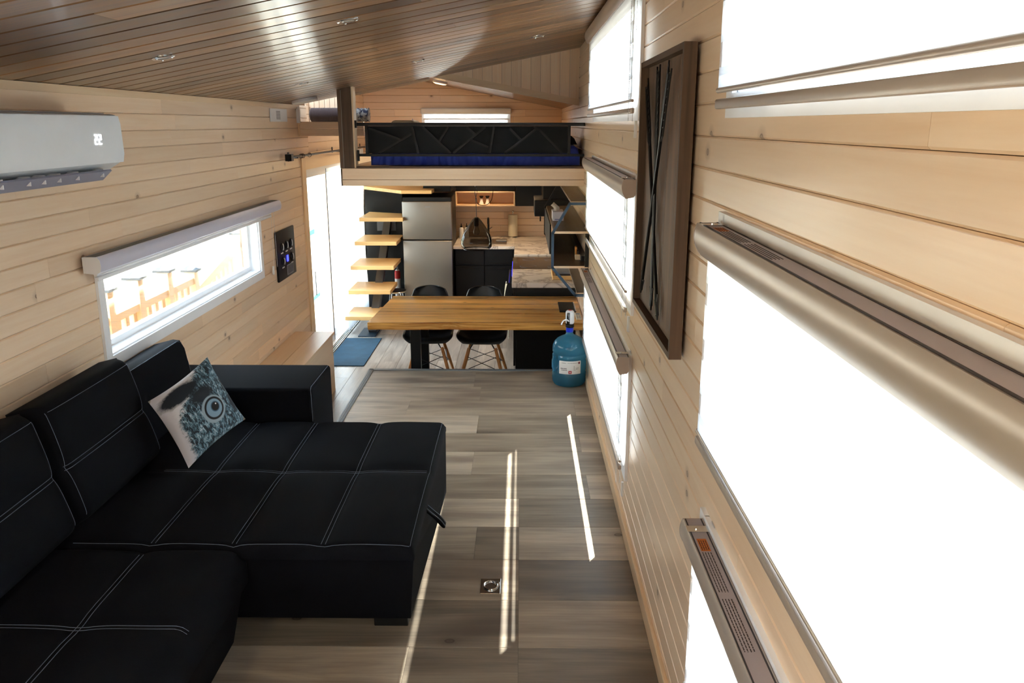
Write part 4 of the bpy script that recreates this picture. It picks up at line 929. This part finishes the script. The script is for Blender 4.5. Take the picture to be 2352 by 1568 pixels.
for yy in (6.85, 7.45):
    local(MB().rbox(-.942, -.856, yy - .03, yy + .03, KZ, .35, .003), L).build('leg', M['black_metal'], tb)
    local(MB().rbox(-.96, .35, yy - .03, yy + .03, .337, .356, .003), L).build('cross_rail', M['black_metal'], tb)
local(MB().rbox(-.942, -.856, 6.88, 7.42, KZ, KZ + .04, .003), L).build('foot_rail', M['black_metal'], tb)
local(MB().box(XR - .02, XR - .001, 6.7, 7.6, .27, .356), L).build('wall_cleat', M['dark_y'], tb)
nb_ = thing('notebook', 'black spiral notebook lying on the right end of the table', 'notebook', (.42, 7.2, .422)); L = (.42, 7.2, .422)
local(MB().rbox(.338, .478, 7.00, 7.39, .422, .432, .002), L).build('cover', M['black'], nb_)
local(MB().box(.341, .475, 7.002, 7.388, .4235, .4305), L).build('pages', M['paper'], nb_)
m = MB()
for i in range(24): m.tube([(.480 + .006 * math.cos(a), 7.015 + i * .0155, .4285 + .006 * math.sin(a)) for a in [q * PI / 4 for q in range(8)]], .0013, 4, closed=True)
local(m, L).build('spiral', M['chrome'], nb_)
rc_ = thing('remote_control', 'small white remote control beside the notebook on the table', 'remote control', (.485, 6.8, .422)); L = (.485, 6.8, .422)
local(MB().rbox(.464, .51, 6.70, 6.93, .422, .434, .003), L).build('body', M['cream'], rc_)
local(MB().box(.470, .504, 6.86, 6.915, .434, .4348), L).build('screen', M['grey_plastic'], rc_)
for i in range(4):
    for j in range(2): local(MB().box(.472 + j * .019, .483 + j * .019, 6.72 + i * .03, 6.735 + i * .03, .434, .4352), L).build('button', M['grey_plastic'], rc_)
# chairs
def chair(loc, rz, label):
    t = thing('dining_chair', label, 'chair', loc); t.rotation_euler = (0, 0, rz); t.scale = (1.0, 1.03, 1.045)
    prof = [(-.235, .415), (-.225, .435), (-.19, .445), (-.10, .435), (0, .428), (.09, .430), (.16, .45), (.20, .50), (.225, .57), (.245, .66), (.262, .75), (.272, .82), (.276, .845)]
    nv = len(prof) * 3 - 2
    def sh(i, j):
        u = -1 + 2 * i / 24; v = j / (nv - 1) * (len(prof) - 1); k = min(int(v), len(prof) - 2); f = v - k
        y = prof[k][0] * (1 - f) + prof[k + 1][0] * f; z = prof[k][1] * (1 - f) + prof[k + 1][1] * f; q = j / (nv - 1)
        w = .232 if q < .5 else .232 - .078 * ((q - .5) / .5)
        e = min(q / .16, 1); w *= (1 - (1 - e) ** 2 * .28)
        e = min((1 - q) / .22, 1); w *= math.sqrt(max(0, 1 - (1 - e) ** 2.4 * .62))
        seat = 1 if q < .5 else max(0, 1 - (q - .5) * 5)
        z2 = z + .055 * abs(u) ** 3 * seat * min(1, q * 4 + .1)
        y2 = y - (1 - seat) * .065 * abs(u) ** 2.2 - (.05 * abs(u) ** 2 if .42 < q < .62 else 0) * .5
        return (w * u, y2, z2)
    s = MB().grid(sh, 25, nv).build('seat_shell', M['shell'], t, smooth=True, ang=180)
    md = s.modifiers.new('thickness', 'SOLIDIFY'); md.thickness = .008; md.offset = -1
    feet = []
    for sx in (-1, 1):
        for sy in (-1, 1):
            top = Vector((sx * .11, sy * .10 - .02, .405)); bot = Vector((sx * .225, sy * .22 - .01, 0)); feet.append((top, bot))
            MB().tube([top + (bot - top) * .12, top + (bot - top) * .5, bot], [.014, .016, .010], 10).build('leg', M['leg'], t, smooth=True)
            MB().tube([(sx * .06, sy * .06 - .02, .425), top + (bot - top) * .22], .006, 6).build('bracket', M['black_metal'], t)
    m = MB(); q = [a + (b - a) * .30 for a, b in feet]; w_ = [a + (b - a) * .62 for a, b in feet]
    for a, b in ((0, 1), (1, 3), (3, 2), (2, 0)):
        m.tube([q[a], w_[b]], .0035, 5).tube([q[b], w_[a]], .0035, 5)
    m.build('wire_brace', M['black_metal'], t)
    return t
chair((-.86, 7.55, KZ), R(2), 'black shell chair with wooden legs, in front of the refrigerator')
chair((-.352, 7.53, KZ), R(-2), 'black shell chair with wooden legs, in front of the black sink cabinet')
# pendant
pd = thing('pendant_lamp', 'smoked glass teardrop pendant hanging over the table', 'pendant lamp', (-.408, 7.6, 1.513)); L = (-.408, 7.6, 1.513)
zc = .885
local(MB().lathe([(.118, 0), (.138, .02), (.146, .05), (.143, .085), (.125, .135), (.10, .18), (.072, .225), (.045, .262), (.024, .285), (.014, .292)], (-.408, 7.6, zc), 40, cap=False), L).build('glass_shade', M['tint'], pd, smooth=True, ang=180)
local(MB().tube([(-.408 + .118 * math.cos(a), 7.6 + .118 * math.sin(a), zc) for a in [i * 2 * PI / 40 for i in range(40)]], .0035, 6, closed=True), L).build('shade_rim', M['black_metal'], pd, smooth=True)
local(MB().lathe([(.016, .285), (.022, .27), (.022, .22), (.017, .21)], (-.408, 7.6, zc), 16), L).build('socket', M['black_metal'], pd, smooth=True)
local(MB().lathe([(.013, .208), (.02, .19), (.032, .165), (.030, .145), (.018, .13), (0, .126)], (-.408, 7.6, zc), 18, cap=False), L).build('bulb', m_glass('bulb_clear', (.8, .8, .78), .5), pd, smooth=True)
hook = (-.413, 7.6)
cord = [(-.408, 7.6, zc + .29), (-.408, 7.6, 1.30), (-.412, 7.6, 1.345), (-.402, 7.6, 1.39), (-.40, 7.6, 1.42), (-.41, 7.6, 1.458), (-.42, 7.6, 1.42), (-.416, 7.6, 1.38), (-.405, 7.6, 1.34), (-.395, 7.6, 1.30), (-.36, 7.6, 1.285), (-.31, 7.6, 1.29), (-.27, 7.6, 1.33), (-.255, 7.6, 1.40), (-.25, 7.6, 1.513)]
def smooth_path(p, k=6):
    p = [Vector(q) for q in p]; out = []
    for i in range(len(p) - 1):
        a, b, c, d = p[max(i - 1, 0)], p[i], p[i + 1], p[min(i + 2, len(p) - 1)]
        for j in range(k):
            t = j / k; out.append(.5 * ((2 * b) + (c - a) * t + (2 * a - 5 * b + 4 * c - d) * t * t + (-a + 3 * b - 3 * c + d) * t ** 3))
    return out + [p[-1]]
local(MB().tube(smooth_path(cord), .003, 6), L).build('cord', M['black_metal'], pd, smooth=True)
local(MB().lathe([(.012, 0), (.009, -.012), (.004, -.02)], (-.413, 7.6, 1.513), 12).tube([(-.413, 7.6, 1.495), (-.405, 7.6, 1.483), (-.41, 7.6, 1.465), (-.418, 7.6, 1.455)], .004, 6), L).build('hook', M['white'], pd, smooth=True)
# ------------------------------------------------------------------ hex wall shelf on the right
hs = thing('hexagonal_wall_shelf', 'wall shelf with brown boards in a blue-grey hexagonal metal frame', 'shelf', (XR, 7.4, .7)); L = (XR, 7.4, .7)
def hexf(y, mat):
    pts = [(XR - .003, 1.405), (.372, 1.405), (.248, 1.19), (.248, .925), (.395, .715), (.44, .69), (XR - .003, .69)]
    pts = [(XR - .003, 1.41), (.375, 1.41), (.247, 1.185), (.247, .915), (.43, .695), (XR - .003, .695)]
    m = MB()
    for p, q in zip(pts[:-1], pts[1:]):
        a, b = Vector((p[0], 0, p[1])), Vector((q[0], 0, q[1])); d = (b - a).normalized(); nn = Vector((d.z, 0, -d.x)) * .010
        a2, b2 = a - d * .005, b + d * .005
        m.prism([(v.x, v.z) for v in (a2 + nn, b2 + nn, b2 - nn, a2 - nn)], 1, y - .011, y + .011)
    return local(m, L).build('metal_frame', mat, hs)
hexf(6.40, M['blue_metal']); hexf(8.48, M['black_metal'])
local(MB().box(XR - .03, XR - .002, 6.395, 6.42, .92, 1.18), L).build('wall_bar', M['black_metal'], hs)
for (x0, z, nm) in ((.385, 1.425, 1), (.257, 1.196, 2), (.257, .925, 3), (.445, .712, 4)):
    b_ = local(MB().box(x0, XR - .002, 6.415, 8.5, z - .016, z), L).build('shelf_board', M['shelfbrown'], hs)
    local(MB().box(x0, XR - .002, 6.411, 6.415, z - .017, z + .0005), L).build('front_edge', M['clear_pine_x'], b_)
local(MB().box(.244, .256, 7.0, 8.48, .93, 1.178), L).build('side_panel', M['black'], hs)
local(MB().box(XR - .045, XR - .002, 6.6, 8.4, .935, .975), L).build('wall_strip', M['black_metal'], hs)
tis = thing('tissue_box', 'pale floral tissue box with tissue up on the hexagonal shelf', 'tissue box', (.32, 7.2, 1.197)); L = (.32, 7.2, 1.197)
local(MB().rbox(.272, .368, 7.12, 7.36, 1.198, 1.275, .003), L).build('carton', plain('floral_card', 'c9c8d8', .7, grain=.12), tis)
local(MB().box(.29, .35, 7.119, 7.1195, 1.205, 1.215), L).build('printed_mark', plain('lilac_ink', '7a7aa8', .7), tis)
def tsf(i, j):
    u, v = i / 10, j / 8; return (.29 + .055 * (u - .3) + .018 * math.sin(v * 3) - .02 * v, 7.2 + .07 * (u - .5) * (1 - .5 * v) + .012 * math.sin(u * 8 + v * 3), 1.275 + .075 * v * (1 - .35 * abs(u - .5) * 2))
local(MB().grid(tsf, 11, 9), L).build('tissue', M['paper'], tis, smooth=True, ang=180)
sc_ = thing('card_holder', 'small wooden card holder on the lower brown shelf', 'card holder', (.47, 6.9, .926)); L = (.47, 6.9, .926)
local(MB().rbox(.445, .492, 6.72, 6.77, .926, .965, .002), L).build('block', M['clear_pine_z'], sc_)
local(MB().box(.449, .461, 6.772, 6.86, .926, 1.02), L).build('card', plain('amber_wood', 'b8792c', .5), sc_)
local(MB().box(.4635, .474, 6.772, 6.84, .926, .99), L).build('card', M['ink'], sc_)
# books / tray on the near worktop behind the frame
tr_ = thing('wooden_tray', 'wooden tray on the near worktop under the hexagonal shelf', 'tray', (.42, 8.05, .5335)); L = (.42, 8.05, .5335)
local(MB().rbox(.31, .52, 7.93, 8.40, .534, .544, .003).box(.31, .318, 7.93, 8.40, .545, .575).box(.512, .52, 7.93, 8.40, .545, .575).box(.318, .512, 7.93, 7.938, .545, .575), L).build('tray_base', M['tread'], tr_)
for k, (mm, zz) in enumerate((('paper', .546), ('ink', .566), ('grey_plastic', .586))):
    tag(MB().rbox(.335 + .008 * k, .50, 7.98, 8.32, zz, zz + .018, .002).build('book', M[mm]), ['pale paper-covered book at the bottom of the tray stack', 'black book in the middle of the tray stack', 'grey book on top of the tray stack'][k], 'book', 'books on the wooden tray')
# ------------------------------------------------------------------ water bottle
jg = thing('water_bottle', 'large blue water-cooler bottle with white pump on the floor edge', 'water bottle', (.385, 6.29, .0))
prf = [(.10, .002), (.118, .01), (.130, .03), (.133, .06), (.133, .105), (.129, .112), (.129, .118), (.133, .125), (.134, .16), (.133, .20), (.129, .207), (.129, .213), (.133, .22), (.133, .248), (.127, .256), (.127, .262), (.133, .272), (.133, .30), (.130, .325), (.118, .35), (.095, .375), (.065, .392), (.040, .403), (.030, .412), (.027, .43), (.027, .445)]
m = MB().lathe(prf, n=64, cap=False)
for i, v in enumerate(m.v):            # handle recess on the left side
    a = math.atan2(v[1], v[0]); d = abs((a - R(205) + PI) % (2 * PI) - PI)
    k = math.exp(-(d / .28) ** 4) * math.exp(-((v[2] - .19) / .062) ** 4)
    if v[2] < .33: m.v[i] = (v[0] * (1 - .42 * k), v[1] * (1 - .42 * k), v[2])
m.lathe([(.0, .012), (.08, .010), (.10, .002)], n=64, cap=False)
m.build('bottle_body', M['jug'], jg, smooth=True, ang=180)
MB().tube([(-.118, -.06, .13), (-.128, -.062, .16), (-.128, -.062, .215), (-.118, -.06, .245)], .012, 8).build('grip', M['jug'], jg, smooth=True)
MB().lathe([(0, .014), (.112, .016), (.124, .035), (.127, .06), (.127, .10), (0, .10)], n=40, cap=False).build('water', m_glass('water', (.30, .58, .70), .15), jg, smooth=True)
MB().lathe([(.0285, .428), (.0295, .432), (.0295, .462), (.024, .464)], n=28).build('blue_collar', plain('blue_cap', '1238d8', .4), jg, smooth=True)
MB().lathe([(.030, .464), (.034, .468), (.034, .488), (.030, .49)], n=28).build('pump_base', M['black'], jg, smooth=True)
pm = MB().rbox(-.034, .034, -.030, .030, .488, .60, .022, 5).build('pump', M['white'], jg, smooth=True)
MB().rbox(-.026, -.002, -.033, -.024, .492, .585, .003).build('pump_window', M['black_gloss'], pm, smooth=True)
MB().tube(smooth_path([(-.012, -.032, .520), (-.03, -.05, .535), (-.055, -.06, .528), (-.07, -.062, .498)]), .005, 8).lathe([(.011, 0), (.011, .002)], (-.012, -.034, .52), 12).build('spout', M['white'], jg, smooth=True)
MB().rbox(-.012, .012, -.012, .012, .599, .603, .001).build('button', M['red'], pm)
def lb_(i, j, r=.1350):
    a = R(-128 + 76 * i / 16); return (r * math.cos(a), r * math.sin(a), .118 + .105 * j / 4)
lb2 = MB().grid(lb_, 17, 5).build('label', M['paper'], jg, smooth=True, ang=180)
def lblk(m, a0, a1, z0, z1, r=.1356):
    n = 4; m.grid(lambda i, j: (r * math.cos(R(a0 + (a1 - a0) * i / n)), r * math.sin(R(a0 + (a1 - a0) * i / n)), z0 + (z1 - z0) * j), n + 1, 2)
m = MB(); lblk(m, -95, -85, .122, .146); m.build('red_square', M['red'], lb2)
m = MB(); lblk(m, -91.5, -88.5, .128, .140, .1360); m.build('drop_mark', M['paper'], lb2)
m = MB(); r_ = random.Random(2)
for (a0, a1, z0, st_) in ((-122, -101, .160, .006), (-120, -100, .148, .005), (-118, -104, .206, .003), (-98, -60, .207, .003), (-78, -72, .150, .003), (-78, -72, .160, .003), (-78, -73, .170, .003), (-78, -74, .180, .003), (-70, -60, .165, .003), (-70, -62, .155, .003)):
    a = a0
    while a < a1: l = r_.uniform(1.2, 3.4); lblk(m, a, min(a + l, a1), z0, z0 + st_); a += l + .8
o = m.build('printed_text', M['ink'], lb2); o['kind'] = 'stuff'
m = MB(); lblk(m, -62, -55, .198, .216); m.build('stamp', plain('maroon_ink', '8c3a40', .7), lb2)
# ------------------------------------------------------------------ floor ring pull
rp_ = thing('floor_ring_pull', 'square steel flush ring pull set in the floor hatch', 'ring pull', (-.131, 3.295, .0))
MB().rbox(-.045, .045, -.062, .062, .0, .004, .0015).build('plate', M['chrome'], rp_)
MB().lathe([(.036, .0045), (.034, .0045), (.030, .002), (.0, .0022)], n=28, cap=False).build('cup', M['steel'], rp_, smooth=True)
MB().tube([(.030 * math.cos(a), .036 * math.sin(a), .007) for a in [i * 2 * PI / 28 for i in range(28)]], .004, 8, closed=True).build('ring', M['chrome'], rp_, smooth=True)
MB().rbox(.024, .040, .008, .024, .004, .011, .002).build('latch', M['chrome'], rp_)
# ------------------------------------------------------------------ sofa
sf = thing('corner_sofa', 'black corner sofa with chaise and pale contrast stitching', 'sofa', (-1.4, 2.6, 0)); L = (-1.4, 2.6, 0)
def dist_seam(v, seams, wd): return min([abs(v - s) / wd for s in seams] + [9])
class Pad:
    """padded cushion, local x 0..w, y 0..h, height t; quilted by seams"""
    def __init__(s, w, h, t, r, su, sv, puff, wd=.03, zb=0.0):
        s.zb = zb; s.w, s.h, s.t, s.r, s.su, s.sv, s.puff, s.wd = w, h, t, r, su, sv, puff, wd
    def z(s, x, y):
        ex, ey = min(x, s.w - x), min(y, s.h - y); z = s.t
        def rnd(e):
            if e >= s.r: return 0
            q = 1 - max(e, 0) / s.r; return s.r * (1 - math.sqrt(max(0, 1 - q * q)))
        z -= min(s.r, rnd(ex) + rnd(ey))
        d = 0
        for q in s.su: d += math.exp(-abs(x - q) / s.wd)
        for q in s.sv: d += math.exp(-abs(y - q) / s.wd)
        us = [0] + list(s.su) + [s.w]; vs = [0] + list(s.sv) + [s.h]
        for a, b in zip(us[:-1], us[1:]):
            if a <= x <= b: pu = math.sin(PI * (x - a) / (b - a)); break
        else: pu = 0
        for a, b in zip(vs[:-1], vs[1:]):
            if a <= y <= b: pv = math.sin(PI * (y - a) / (b - a)); break
        else: pv = 0
        return z + s.puff * (max(pu, 0) * max(pv, 0)) ** .5 - .011 * min(d, 1.2) + .0025 * noise.noise(Vector((x * 6, y * 6, s.w)))
    def mesh(s, M4, nu=72, nv=60):
        def sp(k, n, L_):       # denser near edges
            u = k / (n - 1); return L_ * (u + .0 - .12 * math.sin(2 * PI * u) / 1.0 * .6)
        xs = [sp(i, nu, s.w) for i in range(nu)]; ys = [sp(j, nv, s.h) for j in range(nv)]
        m = MB()
        def P(i, j):
            ii, jj = min(max(i - 1, 0), nu - 1), min(max(j - 1, 0), nv - 1); x, y = xs[ii], ys[jj]
            if i in (0, nu + 1) or j in (0, nv + 1): return (x, y, s.zb)
            return (x, y, s.z(x, y))
        m.grid(P, nu + 2, nv + 2); m.xf(M4); return m
    def stitch(s, M4, lines, r=.0011, off=.0022, dbl=.008, n=44, inner=.012):
        m = MB()
        for kind, c, a, b in lines:
            for sd_ in ((-dbl, dbl) if kind.isupper() else (0,)):
                pts = []
                for i in range(n + 1):
                    q = a + (b - a) * i / n; x, y = (c + sd_, q) if kind.lower() == 'u' else (q, c + sd_)
                    pts.append(M4 @ Vector((x, y, s.z(x, y) + off)))
                m.tube(pts, r, 4)
        return m
def put(name, pad, M4, lines, mat=None, nu=72, nv=60):
    c = local(pad.mesh(M4, nu, nv), L).build(name, M['sofa'], sf, smooth=True, ang=80)
    if lines: local(pad.stitch(M4, lines), L).build('stitching', M['stitch'], c)
    return c
# chaise: x -1.70..-0.40, y 2.81..4.18
CH = Pad(1.60, 1.37, .14, .035, [.60, .91, 1.25], [.71], .018, zb=.085)
T1 = Matrix.Translation((-2.0, 2.81, .318))
put('chaise_cushion', CH, T1, [('U', .60, .03, 1.34), ('U', .91, .03, 1.34), ('U', 1.25, .03, 1.34), ('V', .71, .36, 1.57), ('u', 1.583, .02, 1.35), ('v', .017, .30, 1.58)], nu=96, nv=72)
sk_v = [(-1.98, 2.812, .42), (-.402, 2.812, .42), (-.402, 4.178, .42), (-1.98, 4.178, .42), (-1.98, 2.97, .05), (-.445, 2.97, .05), (-.405, 4.17, .05), (-1.98, 4.17, .05)]
local(MB().add(sk_v, [(0, 1, 2, 3), (4, 7, 6, 5), (0, 4, 5, 1), (1, 5, 6, 2), (2, 6, 7, 3), (3, 7, 4, 0)]), L).build('chaise_base', M['sofa'], sf)
# main seat: x -2.0..-1.05, y .35..2.80
MS = Pad(.955, 2.49, .15, .06, [.585], [.36, 1.17, 1.97], .016)
T2 = Matrix.Translation((-2.0, .34, .298))
put('seat_cushion', MS, T2, [('U', .585, .03, 2.43), ('V', 1.97, .10, .938), ('V', 1.17, .1, .938), ('V', .36, .1, .938)], nu=60, nv=110)
local(MB().add([(-1.046, .34, .38), (-1.046, 2.83, .38), (-1.125, 2.83, .03), (-1.125, .34, .03), (-1.98, .34, .37), (-1.98, 2.82, .37), (-1.98, 2.82, .03), (-1.98, .34, .03)], [(0, 1, 2, 3), (4, 7, 6, 5), (0, 3, 7, 4), (1, 5, 6, 2), (3, 2, 6, 7), (0, 4, 5, 1)]), L).build('seat_base', M['sofa'], sf)
for d in (-.007, .007): pass
# arm at the far end
am = MB().rbox(-1.99, -1.115, 4.185, 4.655, .04, .635, .022, 4)
arm = local(am, L).build('arm', M['sofa'], sf, smooth=True, ang=60)
local(MB().tube([(-1.119, 4.19, .45), (-1.119, 4.185, .60), (-1.122, 4.195, .628), (-1.125, 4.22, .636), (-1.125, 4.62, .636)], .0013, 4), L).build('stitching', M['stitch'], arm)
# back frame and cushions
bf = MB().prism([(-2.045, .03), (-1.80, .03), (-1.80, .40), (-1.862, .80), (-1.885, .845), (-1.92, .85), (-2.03, .82), (-2.045, .79)], 1, .3, 4.40)
bfo = local(bf, L).build('back_frame', M['sofa'], sf, smooth=True, ang=50)
local(MB().tube([(-1.884, .4, .848), (-1.884, 4.36, .848), (-1.878, 4.398, .835), (-1.85, 4.402, .72), (-1.83, 4.402, .6)], .0013, 4), L).build('stitching', M['stitch'], bfo)
def back_cushion(y0, y1):
    lean = math.atan2(.12, .46)
    # local x -> world +Y, local y -> up (leaning), local z -> outwards (+X)
    Mx = Matrix(((0, -math.sin(lean), math.cos(lean), -1.735 - .10), (1, 0, 0, y0), (0, math.cos(lean), math.sin(lean), .445), (0, 0, 0, 1)))
    P_ = Pad(y1 - y0, .50, .14, .05, [], [.235], .022)
    w = y1 - y0
    return put('back_cushion', P_, Mx, [('V', .235, .015, w - .015), ('v', .465, .03, w - .03), ('u', w - .025, .03, .465), ('u', .02, .03, .465)], nu=48, nv=44)
back_cushion(2.95, 3.67); back_cushion(1.98, 2.90); back_cushion(1.02, 1.95); back_cushion(.36, .99)
local(MB().rbox(-.60, -.46, 2.99, 3.09, 0, .05, .004), L).build('foot', M['black'], sf); local(MB().rbox(-.60, -.44, 4.05, 4.15, 0, .05, .004), L).build('foot', M['black'], sf)
for yy in (.5, 2.3): local(MB().rbox(-1.25, -1.15, yy, yy + .1, 0, .032, .004), L).build('foot', M['black'], sf)
local(MB().rbox(-1.25, -1.15, 4.5, 4.6, 0, .042, .004), L).build('foot', M['black'], sf)
# pull strap
sg_ = []
for k in range(13):
    t = k / 12; sg_.append((-.402 + .075 * math.sin(t * PI) ** .8, 3.24 + .03 * t, .395 - .10 * math.sin(t * PI) + .0))
m = MB()
def strap(y0, x0, z0, ln, out):
    m = MB(); path = [(0, 0), (.3, .25), (.75, .62), (1, .95), (.96, 1.0), (.80, .93), (.35, .45), (0, .18)]
    for w_ in range(1): pass
    P3 = smooth_path([(x0 + out * a, y0 + .05 * b, z0 - ln * b) for a, b in path], 4)
    n_ = len(P3)
    m.grid(lambda i, j: (P3[i][0], P3[i][1] + (.022 if j else -.022), P3[i][2]), n_, 2)
    return m
so_ = local(strap(3.27, -.405, .40, .115, .075), L).build('pull_strap', M['sofa'], sf); md = so_.modifiers.new('t', 'SOLIDIFY'); md.thickness = .004
m = MB()
for dy in (-.017, .017): m.tube([(p[0] + .003, p[1] + dy, p[2] + .002) for p in smooth_path([(-.405 + .075 * a, 3.27 + .05 * b, .40 - .115 * b) for a, b in ((0, 0), (.3, .25), (.75, .62), (1, .95))], 4)], .0011, 4)
local(m, L).build('stitching', M['stitch'], so_)
so_ = local(strap(2.03, -1.03, .37, .12, .08), L).build('pull_strap', M['sofa'], sf); md = so_.modifiers.new('t', 'SOLIDIFY'); md.thickness = .004
# ------------------------------------------------------------------ owl pillow
B, Lp, Rp, Tp = Vector((-1.52, 3.50, .475)), Vector((-1.70, 3.56, .775)), Vector((-1.345, 3.80, .605)), Vector((-1.53, 3.87, .90))
N_ = (Rp - B).cross(Lp - B).normalized()
if N_.dot(Vector((0, 0, 2)) - B) < 0: N_ = -N_
uvmap = {}
def pil(sgn):
    def P(i, j):
        s, t = i / 28, j / 28; c = (1 - s) * (1 - t) * B + s * (1 - t) * Rp + (1 - s) * t * Lp + s * t * Tp
        e = (4 * s * (1 - s)) * (4 * t * (1 - t)); th = .062 * e ** .42
        ctr = (B + Lp + Rp + Tp) / 4
        pin = 1 - .07 * (1 - abs(2 * s - 1) ** 2) * (abs(2 * t - 1) ** 3) - .07 * (1 - abs(2 * t - 1) ** 2) * (abs(2 * s - 1) ** 3)
        c = ctr + (c - ctr) * pin
        v = c + N_ * (sgn * th + .004 * noise.noise(c * 14) * min(1, e * 3)); uvmap[tuple(round(q, 5) for q in v)] = (s, t); return tuple(v)
    return P
m = MB().grid(pil(1), 29, 29)
pl = thing('cushion', 'white cushion printed with a teal-black owl eye, leaning on the sofa back', 'cushion', tuple(B))
def uvf(co): return uvmap.get(tuple(round(q, 5) for q in (co + B)), (.5, .5))
f_ = MB().grid(pil(1), 29, 29); local(f_, B)
fo = f_.build('printed_front', M['owl'], pl, smooth=True, ang=180)
l_ = fo.data.uv_layers.new(name='UVMap')
for lp in fo.data.loops:
    k = lp.vertex_index; l_.data[lp.index].uv = ((k // 29) / 28, (k % 29) / 28)
local(MB().grid(pil(-1), 29, 29), B).build('back_cover', M['bag'], pl, smooth=True, ang=180)

# repeats carry a common group phrase
for nm, gp in (('roller_blind', 'roller blinds on the windows'), ('recessed_spotlight', 'recessed spotlights in the sloped ceiling'), ('dining_chair', 'black shell chairs at the table'), ('base_cabinet', 'black kitchen base cabinets'), ('wall_cabinet', 'black kitchen wall cabinets'), ('worktop', 'marble kitchen worktops'), ('shaker', 'shakers in the pine shelf box'), ('soap_bottle', 'pump bottles on the worktop'), ('kitchen_downlight', 'downlights under the loft'), ('flush_ceiling_lamp', 'warm flush ceiling lamps'), ('pillow', 'pillows on the loft bed')):
    for o in bpy.data.objects:
        if o.name.split('.')[0] == nm and o.parent is None and not o.get('group'): o['group'] = gp
